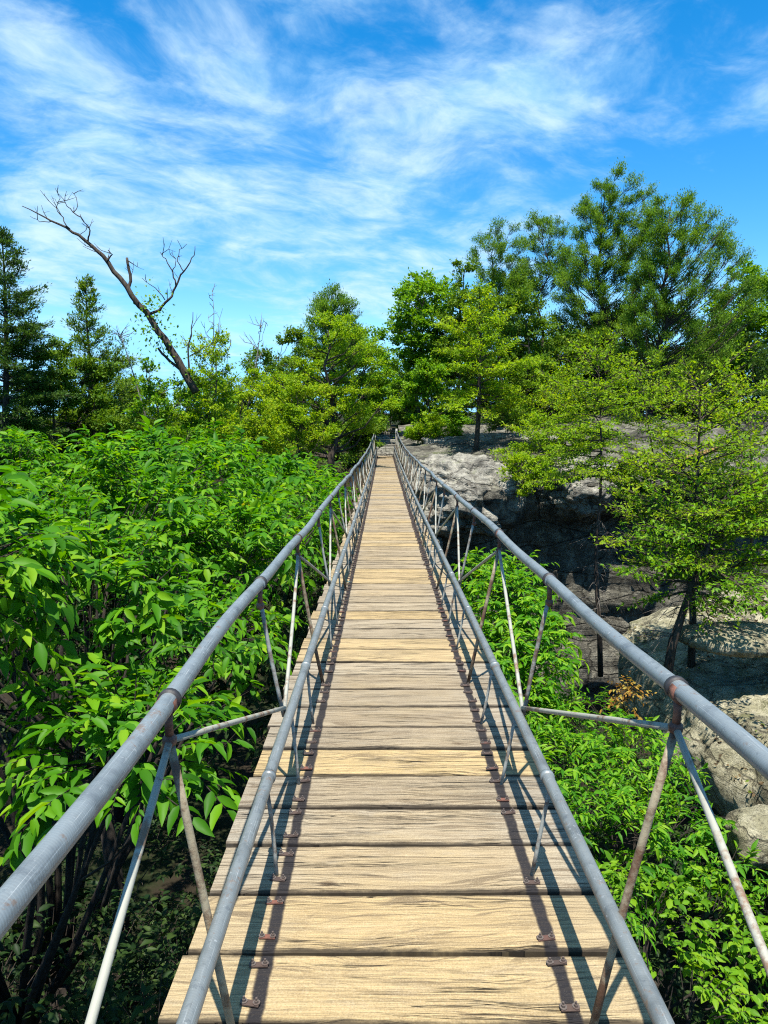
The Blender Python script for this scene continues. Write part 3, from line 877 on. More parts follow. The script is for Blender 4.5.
    parts = [wood.build('trunk', [mats[0], BARK_G], root), leaf.build('crown', mats[1], root)]
    bpy.context.view_layer.update(); place_origin(root, parts)
    return root

def clump_tree(name, label, cat, base, top, clumps, seed, mats, leaf=(.15, .09), dens=90, trunk_r=None, group=None, twigs=True, flat=.7, cov=2.1, up=0):
    """broadleaf tree at a distance: boughs to leafy clumps; clumps are (x, y, z, r)"""
    rg = np.random.default_rng(seed)
    base = np.asarray(base, float); top = np.asarray(top, float); Ht = top[2] - base[2]
    root = empty(name, base); tag(root, label, cat, group)
    wood = MB(); lf = MB(); tr = trunk_r or Ht * .014
    nt_ = 9; t = np.linspace(0, 1, nt_)
    tp = base + (top - base) * t[:, None]
    tp[1:-1, :2] += rg.normal(0, .018 * Ht, (nt_ - 2, 2)); tp[0, 2] -= .5
    tube(wood, tp, tr * (1 - t * .9), 8)
    def tpt(f): return np.array([np.interp(f, t, tp[:, c]) for c in range(3)])
    PP = []; DD = []; T0 = []; T1 = []
    for (cx, cy, cz, r) in clumps:
        c = np.array([cx, cy, cz])
        hd = math.hypot(cx - tp[-1, 0], cy - tp[-1, 1])
        f = np.clip((cz - base[2] - (.95 if up else .55) * hd - .3 * r) / Ht, .12, .93)
        s0 = tpt(f); mid = s0 + (c - s0) * .5 + [0, 0, -.12 * hd] + rg.normal(0, .06 * (hd + .3), 3)
        rb = max(.015, tr * (.24 if up else .42) * (1 - f * .6))
        tube(wood, [s0, s0 + (mid - s0) * .5 + rg.normal(0, .04, 3), mid, (mid + c) / 2 + rg.normal(0, .05, 3), c], np.linspace(rb, .012, 5), 5, cap=False)
        ns = max(6, int(9 * r * r + 6))
        d = sphere_pts(rg, ns) * [1, 1, flat]; d[:, 2] += .12
        st = c * .55 + mid * .45 + rg.normal(0, .12 * r, (ns, 3)); en = c + d * r * rg.uniform(.7, 1.08, ns)[:, None]
        T0.append(st); T1.append(en)
        n = int(dens / 90 * cov * np.pi * r * r / (.30 * leaf[0] * leaf[1]))
        kk = rg.integers(0, ns, n); tt = rg.uniform(.35, 1.05, n) ** (.7)
        P = st[kk] + (en[kk] - st[kk]) * tt[:, None] + rg.normal(0, (.21 if up else .16) * r ** .6, (n, 3)) * [1, 1, .8 if up else .55]
        PP.append(P); DD.append(unit(en[kk] - st[kk]))
    T0 = np.concatenate(T0); T1 = np.concatenate(T1)
    md = (T0 + T1) / 2 + rg.normal(0, .05, T0.shape)
    prisms(wood, T0, md, .012, .008); prisms(wood, md, T1, .008, .003)
    P = np.concatenate(PP); D = np.concatenate(DD); n = len(P)
    D = unit(D * .6 + rg.normal(0, .65, (n, 3)) + [0, 0, .35 if up else -.2]); Nn = unit(np.array([0, 0, 1.0]) + rg.normal(0, .5, (n, 3)))
    sc = rg.uniform(.6, 1.3, n)
    quad_leaves(lf, P, D, Nn, leaf[0] * sc, leaf[1] * sc)
    parts = [wood.build('trunk', mats[0], root), lf.build('crown', mats[1], root)]
    bpy.context.view_layer.update(); place_origin(root, parts)
    return root

def px_clumps(seed, Y, outline, n, r, depth=2.0, grid=None):
    """clump centres spread through a crown whose outline polygon was measured at distance Y"""
    rg = np.random.default_rng(seed); poly = np.array(outline, float)
    x0, y0 = poly.min(0); x1, y1 = poly.max(0); out = []
    def inside(x, y):
        c = False; j = len(poly) - 1
        for i in range(len(poly)):
            if (poly[i, 1] > y) != (poly[j, 1] > y) and x < (poly[j, 0] - poly[i, 0]) * (y - poly[i, 1]) / (poly[j, 1] - poly[i, 1]) + poly[i, 0]: c = not c
            j = i
        return c
    tries = 0; pts = []
    mind = math.sqrt((x1 - x0) * (y1 - y0) / max(n, 1)) * .62
    while len(out) < n and tries < 6000:
        tries += 1
        x = rg.uniform(x0, x1); y = rg.uniform(y0, y1)
        if not inside(x, y): continue
        if any((x - a) ** 2 + (y - b) ** 2 < mind ** 2 for a, b in pts) and tries < 4000: continue
        pts.append((x, y))
        p = at(x, y, Y); p[1] += rg.uniform(-depth, depth)
        out.append((p[0], p[1], p[2], r * rg.uniform(.7, 1.25)))
    return out

def base_on(px, py, Y):
    p = at(px, py, Y); return p

# ---- left: big leafy tree crowns beside the bridge
rg = np.random.default_rng(40)
def left_top(x, y):
    """height of the leaf roof left of the bridge"""
    e = sstep(-.4, -2.9, x)
    z = -.05 + 1.6 * e
    z = z + .15 * sstep(8, 14, y) * (1 - e)
    return float(z)
def field(ylo, yhi, xlo, xhi, stepm, r, seed, topf, extra=0):
    g_ = np.random.default_rng(seed); out = []
    y = ylo
    while y < yhi:
        x = xhi
        while x > xlo:
            xx = x + g_.uniform(-.3, .3) * stepm; yy = y + g_.uniform(-.4, .4) * stepm
            rr_ = r * g_.uniform(.7, 1.25)
            zt = topf(xx, yy) + g_.uniform(-.50, .16)
            out.append((xx, yy, zt - rr_ * .85, rr_, rr_, rr_ * .85)); x -= stepm
        y += stepm
    return out
mA = field(4.5, 6.9, -5.4, -1.8, 1.15, .72, 51, left_top)
mB = field(7.2, 11.0, -7.5, -1.65, 1.35, .92, 52, left_top)
mC = field(11.6, 17.5, -11.5, -1.75, 1.8, 1.15, 53, lambda x, y: left_top(x, y) + .02)
mound_tree('broadleaf_tree', 'nearest large-leaved tree with glossy green crown against the left rail', 'tree', (-4.4, 9.4, -9.6), mA, LM_LEFT, BARK_S, 61, L=.15, W=.058, dens=32, tl=.40, under=.10, zmin=-.48, inner=.12, gaps=.525)
mound_tree('broadleaf_tree', 'middle large-leaved tree of the three lining the left rail', 'tree', (-3.8, 9.0, -9.8), mB, LM_LEFT, BARK_S, 62, L=.165, W=.068, dens=22, tl=.45, under=.12, zmin=-.70, inner=.15, gaps=.53)
mound_tree('broadleaf_tree', 'farthest large-leaved tree lining the left rail, below the yellowish trees', 'tree', (-5.2, 14.5, -9.8), mC, LM_LEFT, BARK_S, 63, L=.18, W=.078, dens=12, tl=.5, under=.15, inner=.2, gaps=.50)
mD = field(19, 28, -17, -2.4, 2.6, 1.8, 54, lambda x, y: left_top(x, y) - .9)  # hidden crown, added to cast shade on the gorge floor
mound_tree('broadleaf_tree', 'lower crown added behind the three left trees to shade the gorge', 'tree', (-8, 22, -9.8), mD, LM_LEFT, BARK_S, 65, L=.24, W=.11, dens=4, tl=.6, under=.15, nl=9)
# shaded understorey below them
mU = [(-2.0 - 1.6 * i + rg.uniform(-.5, .5), 6 + 3.2 * j + rg.uniform(-.8, .8), -8.2 + rg.uniform(-.8, .8), 1.7, 1.7, 1.2) for i in range(1, 4) for j in range(4)] + [(-1.9 - .95 * i + rg.uniform(-.3, .3), 6.6 + 1.5 * j + rg.uniform(-.4, .4), -4.6 - .5 * j + rg.uniform(-.4, .4), 1.0, 1.0, 1.0) for i in range(5) for j in range(3)]
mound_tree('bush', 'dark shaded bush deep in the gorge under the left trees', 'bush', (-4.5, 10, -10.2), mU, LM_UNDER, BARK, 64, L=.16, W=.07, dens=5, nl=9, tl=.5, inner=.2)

mU2 = [(-1.8 - 2.4 * i + rg.uniform(-.6, .6), 21 + 3.4 * j + rg.uniform(-.8, .8), -4.6 - 1.3 * (j == 0) + rg.uniform(-.8, .8), 2.1, 2.0, 2.2) for i in range(7) for j in range(3)]
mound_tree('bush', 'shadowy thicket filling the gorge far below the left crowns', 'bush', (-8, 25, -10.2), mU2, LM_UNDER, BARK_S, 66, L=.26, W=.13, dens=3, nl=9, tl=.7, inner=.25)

# ---- right: bushes below the deck
def right_top(x, y):
    return float(-.9 - .62 * (x - 1.2) + .05 * (y - 6))
mR = []
for (px, py, Y, r) in [(565, 735, 8.6, .72), (625, 715, 9.2, .6), (540, 790, 7.4, .7), (600, 790, 7.6, .75), (665, 800, 7.9, .7), (575, 860, 6.5, .62), (640, 875, 6.7, .75), (705, 880, 7.0, .72), (745, 930, 6.6, .7), (690, 960, 5.9, .62), (650, 1000, 5.3, .5), (740, 1020, 5.7, .6), (625, 930, 5.7, .5), (790, 880, 7.4, .7), (700, 770, 8.6, .5), (530, 720, 9.2, .6), (560, 690, 10.2, .6), (610, 690, 10.4, .6), (650, 735, 9.6, .55), (520, 750, 8.2, .6), (725, 830, 7.8, .6), (590, 700, 9.6, .55)]:
    p = at(px, py, Y); mR.append((p[0], p[1], p[2] - r * .8, r, r, r * .85))
mR_b = [m for m in mR if m[0] > 1.75 and m[1] < 7.3]; mR = [m for m in mR if m not in mR_b]
mound_tree('bush', 'bright green bush with small broad leaves at the lower right corner', 'bush', (2.6, 5.6, -7.5), mR_b, LM_BRIGHT, BARK_S, 74, L=.092, W=.056, dens=26, gaps=.48, inner=.3, nl=9, tl=.26, trunk_r=.07, up=.5)
mound_tree('bush', 'dense bright green narrow-leaved bush under the right rail in the foreground', 'bush', (2.3, 7.2, -7.5), mR, LM_RIGHT, BARK_S, 71, L=.125, W=.037, dens=25, gaps=.48, inner=.3, nl=11, tl=.32, trunk_r=.08, up=.45)
mR2 = []
for (px, py, Y, r) in [(500, 600, 11.5, .7), (528, 625, 11.2, .65), (490, 650, 10.5, .6), (540, 655, 10.4, .5), (515, 575, 12.4, .55), (480, 570, 13.5, .5), (510, 690, 10.0, .6)]:
    p = at(px, py, Y); mR2.append((p[0], p[1], p[2] - r * .3, r, r, r * .9))
mound_tree('bush', 'leafy bush with drooping leaves between the right rail and the dark cliff', 'bush', (1.9, 11.3, -7.5), mR2, LM_RIGHT, BARK_S, 72, L=.15, W=.055, dens=22, nl=11, tl=.38, trunk_r=.08)
LM_ORANGE = leaf_mat('dry_orange_leaf', [(0, (.20, .09, .02)), (.5, (.30, .17, .03)), (1, (.28, .24, .05))], .35, (1.2, 1.1, .5), .6, .1)
p = at(628, 688, 10.6)
mound_tree('bush', 'small dry orange-brown shrub above the bright bush, left of the rock shelf', 'bush', tuple(p - [0, 0, .9]), [(p[0], p[1], p[2] - .1, .28, .28, .32)], LM_ORANGE, BARK, 75, L=.07, W=.04, dens=30, nl=7, tl=.2, trunk_r=.03)
mR3 = [(2.5 + rg.uniform(-.6, 2.2), 5 + 1.6 * i, -5.2 + rg.uniform(-.6, .6), 1.2, 1.2, 1.0) for i in range(6)] + [(3 + 2.3 * i, 22 + rg.uniform(-2, 2), -8.2, 2.0, 2.0, 1.6) for i in range(5)]
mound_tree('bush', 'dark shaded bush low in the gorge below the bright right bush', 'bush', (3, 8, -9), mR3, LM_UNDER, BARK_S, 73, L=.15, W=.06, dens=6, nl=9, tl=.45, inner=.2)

# ---- trees on the rock shelf and the cliff, right
NY = (BARK, LM_YELLOW)
conifer('hemlock_tree', 'small layered yellow-green tree on the rock shelf, its trunk straight', 'tree', at(692, 648, 13.6), at(700, 385, 13.6), 1.6, 81, NY, nbr=56, cbase=.24, elev0=-6, elev1=38, shape=lambda g: .55 + .75 * math.sin(math.pi * min(1, g * 1.1 + .12)) * (1 - .6 * g), tw=.15, needle=(.075, .036), npt=4, leafy=True, step=.08, flat=.22, trunk_r=.075, asym=.2, az0=-.3, dead_below=14, den=.40)
conifer('hemlock_tree', 'low spreading green tree with crooked dark trunk on the edge of the rock shelf', 'tree', at(666, 660, 12.6), at(722, 500, 12.9), 1.9, 82, (BARK, LM_BRIGHT), nbr=40, cbase=.42, elev0=-4, elev1=30, shape=lambda g: 1.0 - .35 * g, tw=.15, needle=(.085, .042), npt=4, leafy=True, step=.085, flat=.22, trunk_r=.09, asym=.25, az0=0.2, dead_below=8, den=.48)
conifer('hemlock_tree', 'slender yellow-green tree rising in front of the dark cliff with bare dead lower twigs', 'tree', at(601, 660, 22), at(598, 356, 22.4), 1.75, 83, NY, nbr=54, cbase=.60, elev0=-8, elev1=32, shape=lambda g: 1.1 - .55 * g, tw=.17, needle=(.095, .046), npt=4, leafy=True, step=.10, flat=.22, trunk_r=.085, asym=.15, az0=2.9, dead_below=30, den=.55)
conifer('hemlock_tree', 'yellow-green layered tree on the cliff top below the spreading pine', 'tree', at(655, 470, 27), at(640, 365, 27), 2.2, 84, NY, nbr=48, cbase=.25, elev0=-6, elev1=28, shape=lambda g: 1.0 - .5 * g, tw=.2, needle=(.105, .052), npt=4, leafy=True, step=.115, flat=.22, den=.48)
conifer('hemlock_tree', 'yellow-green layered tree at the right edge in front of the stone wall', 'tree', at(752, 560, 19), at(748, 395, 19), 1.7, 85, NY, nbr=43, cbase=.2, elev0=-8, elev1=30, shape=lambda g: 1.0 - .45 * g, tw=.17, needle=(.09, .044), npt=4, leafy=True, step=.10, flat=.22, den=.8)
# dead pale snag
mb = MB(); p0 = at(694, 505, 15); tube(mb, [p0, at(680, 480, 15), at(674, 462, 15.1), at(664, 452, 15.1)], [.018, .014, .010, .004], 6)
sn = mb.build('dead_branch', BARK_G, loc=p0); tag(sn, 'thin pale bare branch sticking up beside the straight-trunked small tree', 'branch')
mb = MB(); p0 = at(720, 448, 30); tube(mb, [at(668, 462, 30), at(690, 458, 30), p0], [.08, .12, .10], 8)
M_LOG = bark_mat('brown_log', (.16, .085, .03), (.30, .18, .07))
lg = mb.build('fallen_log', M_LOG, loc=p0); tag(lg, 'short brown fallen log lying on the cliff rocks at the right', 'log')

# ---- trees round the far end of the bridge, right side
MB_ = (BARK, LM_BRIGHT)
clump_tree('broadleaf_tree', 'bright green rounded tree just right of the far end of the bridge', 'tree', at(418, 432, 52), at(424, 290, 52), px_clumps(91, 52, [(398, 300), (410, 278), (440, 272), (454, 300), (452, 350), (436, 390), (402, 380), (394, 335)], 42, .85), 91, MB_, leaf=(.22, .14), dens=85)
clump_tree('broadleaf_tree', 'slim dark tree between the bright rounded tree and the lacy pines', 'tree', at(462, 430, 50), at(462, 262, 50), px_clumps(92, 50, [(452, 285), (462, 258), (474, 285), (482, 350), (470, 400), (446, 400), (446, 330)], 18, .72), 92, (BARK, LM_SHRUB), leaf=(.2, .12), dens=90)
conifer('hemlock_tree', 'yellow-green tree with slim dark trunk standing on the rounded boulder', 'tree', at(476, 460, 37), at(480, 292, 37), 2.3, 93, NY, nbr=59, cbase=.30, elev0=-2, elev1=48, shape=lambda g: .75 + .55 * math.sin(math.pi * min(1, g + .2)) - .5 * g, tw=.22, needle=(.13, .062), npt=4, leafy=True, step=.14, flat=.25, trunk_r=.14)
clump_tree('bush', 'rounded bright green bush beside the right end post of the bridge', 'bush', at(430, 444, 43), at(428, 372, 43), px_clumps(94, 43, [(402, 395), (420, 366), (448, 362), (462, 390), (458, 425), (420, 435), (400, 425)], 18, .62, 1.0), 94, MB_, leaf=(.17, .11), dens=110)
clump_tree('bush', 'low yellow-green bush at the foot of the boulder tree', 'bush', at(440, 450, 40), at(435, 424, 40), px_clumps(95, 40, [(408, 425), (430, 418), (456, 424), (462, 440), (440, 446), (412, 440)], 12, .42, .8), 95, NY, leaf=(.14, .08), dens=110)
PN = (BARK, LM_PINE)
clump_tree('pine_tree', 'slender open pine with lacy top, leftmost pine of the right grove', 'pine tree', at(502, 440, 52), at(497, 228, 52), px_clumps(101, 52, [(470, 262), (478, 240), (496, 222), (512, 228), (526, 248), (528, 300), (515, 330), (480, 320)], 60, .42, 1.4), 101, PN, leaf=(.14, .042), cov=1.5, flat=.8, trunk_r=.13, up=1)
clump_tree('pine_tree', 'tall bare-stemmed pine with thin grey-green crown behind the grove', 'pine tree', at(546, 430, 54), at(543, 218, 54), px_clumps(102, 54, [(518, 250), (528, 222), (545, 213), (564, 222), (574, 250), (566, 290), (525, 290)], 52, .42, 1.4), 102, PN, leaf=(.14, .042), cov=1.35, flat=.8, trunk_r=.14, up=1)
clump_tree('pine_tree', 'tallest pine of the right grove, with lacy upswept branches', 'pine tree', at(608, 440, 50), at(606, 184, 50), px_clumps(103, 50, [(552, 300), (562, 250), (576, 212), (594, 186), (612, 177), (634, 182), (652, 200), (655, 260), (645, 330), (600, 350), (560, 340)], 165, .42, 2.0), 103, PN, leaf=(.14, .042), cov=1.9, flat=.85, trunk_r=.17, up=1)
clump_tree('pine_tree', 'wide spreading pine leaning right, in the right half of the grove', 'pine tree', at(645, 442, 46), at(672, 200, 46), px_clumps(104, 46, [(618, 340), (630, 270), (645, 210), (660, 194), (690, 204), (716, 214), (738, 230), (742, 255), (730, 270), (752, 290), (740, 340), (700, 385), (640, 395), (610, 370)], 190, .42, 2.2), 104, PN, leaf=(.14, .042), cov=1.7, flat=.85, trunk_r=.20, up=1)
clump_tree('background_tree', 'green broadleaf tree filling the gap between boulder tree and tallest pine', 'tree', at(528, 436, 47), at(525, 318, 47), px_clumps(105, 47, [(482, 330), (505, 300), (545, 305), (578, 330), (590, 380), (570, 420), (510, 425), (480, 395)], 34, .85), 105, (BARK, LM_SHRUB), leaf=(.19, .12), dens=85)
clump_tree('broadleaf_tree', 'broad mid-green tree in the shade under the spreading pine', 'tree', at(640, 438, 52), at(640, 335, 52), px_clumps(106, 52, [(580, 345), (620, 310), (680, 305), (725, 330), (740, 390), (710, 425), (600, 425)], 42, 1.0), 106, (BARK, LM_SHRUB), leaf=(.2, .12), dens=75)
clump_tree('broadleaf_tree', 'bright green tree at the right edge behind the stone wall', 'tree', at(748, 425, 55), at(748, 285, 55), px_clumps(107, 55, [(715, 300), (735, 272), (765, 275), (800, 300), (810, 400), (770, 420), (720, 405), (708, 350)], 40, 1.1), 107, MB_, leaf=(.23, .14), dens=75)
conifer('hemlock_tree', 'dark layered evergreen at the right edge in front of the bright tree', 'tree', at(758, 430, 46), at(750, 335, 46), 2.6, 108, (BARK, LM_DARK), nbr=54, cbase=.12, elev0=-10, elev1=30, tw=.24, needle=(.16, .06), npt=4, step=.16, flat=.25)
conifer('hemlock_tree', 'yellow-green layered tree just left of the slender cliff tree, on the rock slab', 'tree', at(548, 446, 36), at(556, 382, 36), 2.1, 109, NY, nbr=45, cbase=.2, elev0=-4, elev1=30, shape=lambda g: 1.0 - .45 * g, tw=.22, needle=(.13, .062), npt=4, leafy=True, step=.14, flat=.22, den=.7)
conifer('hemlock_tree', 'yellow-green sapling on the cliff edge right of the boulder', 'tree', at(535, 470, 33), at(545, 425, 33), 2.0, 110, NY, nbr=29, cbase=.15, elev0=-2, elev1=25, shape=lambda g: 1.0 - .5 * g, tw=.2, needle=(.12, .058), npt=4, leafy=True, step=.13, flat=.2)
clump_tree('bush', 'scrubby bush in the cracks of the cliff below the yellow-green trees', 'bush', at(650, 520, 28), at(650, 480, 28), px_clumps(111, 28, [(610, 470), (660, 455), (720, 465), (768, 475), (770, 510), (720, 530), (640, 520)], 26, .5, 1.2), 111, (BARK, LM_SHRUB), leaf=(.12, .07), dens=85)
conifer('hemlock_tree', 'shaded shrubby evergreen sprouting on the rock slab right of the boulder tree', 'tree', at(507, 446, 40), at(510, 402, 40), 1.4, 112, (BARK, LM_SHRUB), nbr=35, cbase=.4, elev0=0, elev1=40, tw=.2, needle=(.13, .06), npt=4, leafy=True, step=.14)

# ---- dim row of trees behind, all of one look: copies of the tree between boulder tree and pines
def copy_tree(src, loc, rot, sc, label, group):
    c = src.copy(); COL.objects.link(c); c.location = loc; c.rotation_euler = (0, 0, rot); c.scale = (sc, sc, sc)
    c['label'] = label; c['category'] = 'tree'; c['group'] = group
    for ch in src.children:
        d = ch.copy(); COL.objects.link(d); d.parent = c; d.matrix_parent_inverse = ch.matrix_parent_inverse.copy()
    return c
src = bpy.data.objects['background_tree']
bt = random.Random(4)
for k in range(9):
    x = 4 + k * 4.6 + bt.uniform(-1, 1); y = 62 + bt.uniform(-2, 6)
    copy_tree(src, (x, y, float(ground_z(np.array([x]), np.array([y]))[0]) - .3), bt.uniform(0, 6.28), bt.uniform(.8, 1.1), 'hazy green tree in the dim row behind the right grove', 'background trees behind the right grove')
for k in range(7):
    x = -4 - k * 3.6 + bt.uniform(-1, 1); y = 58 + bt.uniform(-2, 6)
    copy_tree(src, (x, y, float(ground_z(np.array([x]), np.array([y]))[0]) - .6), bt.uniform(0, 6.28), bt.uniform(.55, .8), 'dim green tree in the row behind the left thicket', 'background trees behind the left thicket')

# ---- left side trees beyond the crowns
DK = (BARK, LM_DARK)
conifer('fir_tree', 'tall dark conifer cut by the left edge of the picture', 'conifer', at(2, 560, 24) , at(2, 236, 24), 2.3, 121, DK, nbr=121, cbase=.10, elev0=-22, elev1=28, shape=lambda g: (1 - g) ** .6 + .04, den=2.2, tw=.14, needle=(.11, .03), npt=4, step=.11, flat=.35, curve=14, droop=.1, trunk_r=.17)
conifer('fir_tree', 'pointed conifer with thin spire between the dark conifer and the dead tree', 'conifer', at(88, 560, 28), at(86, 283, 28), 4.3, 122, (BARK, LM_SHRUB), nbr=108, cbase=.10, elev0=-18, elev1=32, shape=lambda g: (1 - g) ** 1.25 + .04, den=1.5, asym=.2, az0=.5, tw=.16, needle=(.12, .034), npt=4, step=.12, flat=.35, curve=14, trunk_r=.15)
clump_tree('broadleaf_tree', 'mid-green bushy tree between the two conifers on the left', 'tree', at(55, 520, 26), at(55, 350, 26), px_clumps(123, 26, [(20, 380), (45, 338), (75, 345), (110, 380), (135, 410), (130, 450), (20, 450)], 34, .48, 1.0), 123, (BARK, LM_SHRUB), leaf=(.12, .06), dens=140)
clump_tree('broadleaf_tree', 'sparse light-leaved small tree at the foot of the dead leaning tree', 'tree', at(172, 480, 25), at(150, 365, 25), px_clumps(124, 25, [(135, 385), (150, 355), (165, 370), (190, 390), (200, 430), (160, 440), (140, 430)], 18, .30, .6), 124, (BARK_G, LM_BRIGHT), leaf=(.11, .07), dens=75)
conifer('hemlock_tree', 'small yellow-green tree just right of the dead leaning tree', 'tree', at(208, 480, 26), at(212, 345, 26), 1.5, 125, NY, nbr=48, cbase=.15, elev0=0, elev1=50, shape=lambda g: 1.0 - .5 * g, tw=.17, needle=(.10, .05), npt=4, leafy=True, step=.11, flat=.3)
clump_tree('broadleaf_tree', 'yellow-green tree with thick dark trunk left of the far end of the bridge', 'tree', at(331, 474, 33), at(328, 330, 33), px_clumps(126, 33, [(262, 400), (280, 350), (320, 320), (355, 325), (380, 350), (388, 395), (370, 430), (320, 440), (270, 435)], 46, .52, 1.4), 126, NY, leaf=(.105, .06), cov=1.35, trunk_r=.17)
clump_tree('broadleaf_tree', 'smaller yellow-green tree beside the thick-trunked one, on its left', 'tree', at(300, 474, 31), at(296, 380, 31), px_clumps(127, 31, [(255, 430), (270, 390), (300, 372), (325, 392), (330, 440), (300, 455), (262, 455)], 26, .42, 1.0), 127, NY, leaf=(.105, .06), cov=1.35)
clump_tree('broadleaf_tree', 'yellow-green thicket tree in the middle of the left tree line', 'tree', at(240, 480, 30), at(240, 375, 30), px_clumps(128, 30, [(205, 420), (225, 380), (255, 372), (275, 400), (275, 455), (215, 460)], 26, .42, 1.0), 128, NY, leaf=(.105, .06), cov=1.35)
clump_tree('broadleaf_tree', 'bright green tree overhanging the left end post of the bridge', 'tree', at(362, 445, 50), at(365, 340, 50), px_clumps(129, 50, [(340, 350), (355, 325), (378, 335), (392, 365), (394, 405), (372, 425), (345, 415)], 26, .75), 129, MB_, leaf=(.2, .12), dens=90)
clump_tree('pine_tree', 'pine with lacy dark top rising behind the yellow-green trees on the left', 'pine tree', at(336, 460, 44), at(333, 298, 44), px_clumps(130, 44, [(300, 345), (308, 315), (318, 298), (334, 291), (350, 298), (360, 325), (362, 355), (330, 370)], 70, .38, 1.5), 130, PN, leaf=(.15, .045), cov=1.5, flat=.55, trunk_r=.14, up=1)
clump_tree('broadleaf_tree', 'dim green tree in the background between the sapling and the feathery pine', 'tree', at(275, 450, 42), at(278, 350, 42), px_clumps(131, 42, [(235, 395), (262, 350), (300, 335), (330, 350), (330, 430), (240, 440)], 34, .7), 131, (BARK, LM_SHRUB), leaf=(.17, .1), dens=85)
clump_tree('bush', 'shady bush under the overhanging tree by the left end post', 'bush', at(362, 455, 42), at(362, 425, 42), px_clumps(132, 42, [(345, 425), (365, 415), (378, 425), (376, 445), (350, 450)], 14, .5, .8), 132, (BARK, LM_SHRUB), leaf=(.15, .09), dens=100)
clump_tree('broadleaf_tree', 'tree closing the view above the top of the stone steps', 'tree', at(391, 424, 66), at(391, 385, 66), px_clumps(133, 66, [(366, 395), (385, 372), (410, 372), (420, 400), (414, 417), (370, 417)], 22, 1.0, 1.2), 133, (BARK, LM_BRIGHT), leaf=(.24, .15), dens=80)

clump_tree('broadleaf_tree', 'low mid-green tree filling the line between the pointed conifer and the dead tree', 'tree', at(125, 480, 36), at(122, 385, 36), px_clumps(134, 36, [(85, 410), (105, 385), (135, 378), (160, 395), (170, 440), (90, 445)], 30, .55, 1.2), 134, (BARK, LM_SHRUB), leaf=(.14, .085))
clump_tree('broadleaf_tree', 'low green tree behind the foot of the dead leaning tree', 'tree', at(195, 480, 38), at(200, 390, 38), px_clumps(135, 38, [(160, 415), (180, 392), (215, 380), (245, 390), (250, 440), (165, 445)], 32, .55, 1.2), 135, (BARK, LM_BRIGHT), leaf=(.14, .085))
clump_tree('broadleaf_tree', 'leafy green tree closing the gap under the two slender pines', 'tree', at(560, 436, 58), at(560, 350, 58), px_clumps(136, 58, [(500, 400), (520, 345), (570, 330), (620, 345), (640, 400), (630, 432), (500, 432)], 44, 1.0, 2), 136, (BARK, LM_SHRUB), leaf=(.2, .12))
clump_tree('broadleaf_tree', 'leafy green tree behind the stone wall, low and wide', 'tree', at(700, 425, 57), at(705, 350, 57), px_clumps(137, 57, [(640, 400), (660, 360), (720, 345), (790, 360), (800, 420), (650, 425)], 44, 1.05, 2), 137, (BARK, LM_SHRUB), leaf=(.2, .12))

clump_tree('bush', 'dark leafy bush crowding the top of the stone steps on the right', 'bush', at(402, 440, 53), at(402, 408, 53), px_clumps(138, 53, [(397, 405), (410, 398), (425, 410), (425, 440), (399, 442), (398, 425)], 22, .55, 1.2), 138, (BARK, LM_SHRUB), leaf=(.15, .09))
clump_tree('bush', 'dark leafy bush crowding the top of the stone steps on the left', 'bush', at(374, 440, 54), at(374, 408, 54), px_clumps(139, 54, [(350, 410), (370, 400), (382, 408), (381, 440), (352, 445)], 22, .55, 1.2), 139, (BARK, LM_SHRUB), leaf=(.15, .09))

clump_tree('broadleaf_tree', 'green tree filling the sky gap between the bright rounded tree and the bare-stemmed pine', 'tree', at(500, 432, 60), at(502, 290, 60), px_clumps(140, 60, [(468, 320), (490, 280), (520, 275), (545, 300), (555, 350), (540, 410), (480, 410)], 40, .95, 2), 140, (BARK, LM_SHRUB), leaf=(.2, .12), cov=1.6)
clump_tree('bush', 'small yellow-green bush in the rock cleft right of the rounded boulder', 'bush', at(520, 490, 30.5), at(520, 462, 30.5), px_clumps(141, 30.5, [(500, 468), (520, 455), (548, 460), (556, 480), (520, 492)], 14, .38, .6), 141, NY, leaf=(.11, .065), cov=1.5)
clump_tree('bush', 'low yellow-green bush on the grey rock slab behind the boulders', 'bush', at(575, 452, 37), at(575, 428, 37), px_clumps(142, 37, [(545, 436), (575, 424), (615, 430), (620, 448), (550, 450)], 16, .42, .6), 142, NY, leaf=(.12, .07), cov=1.5)

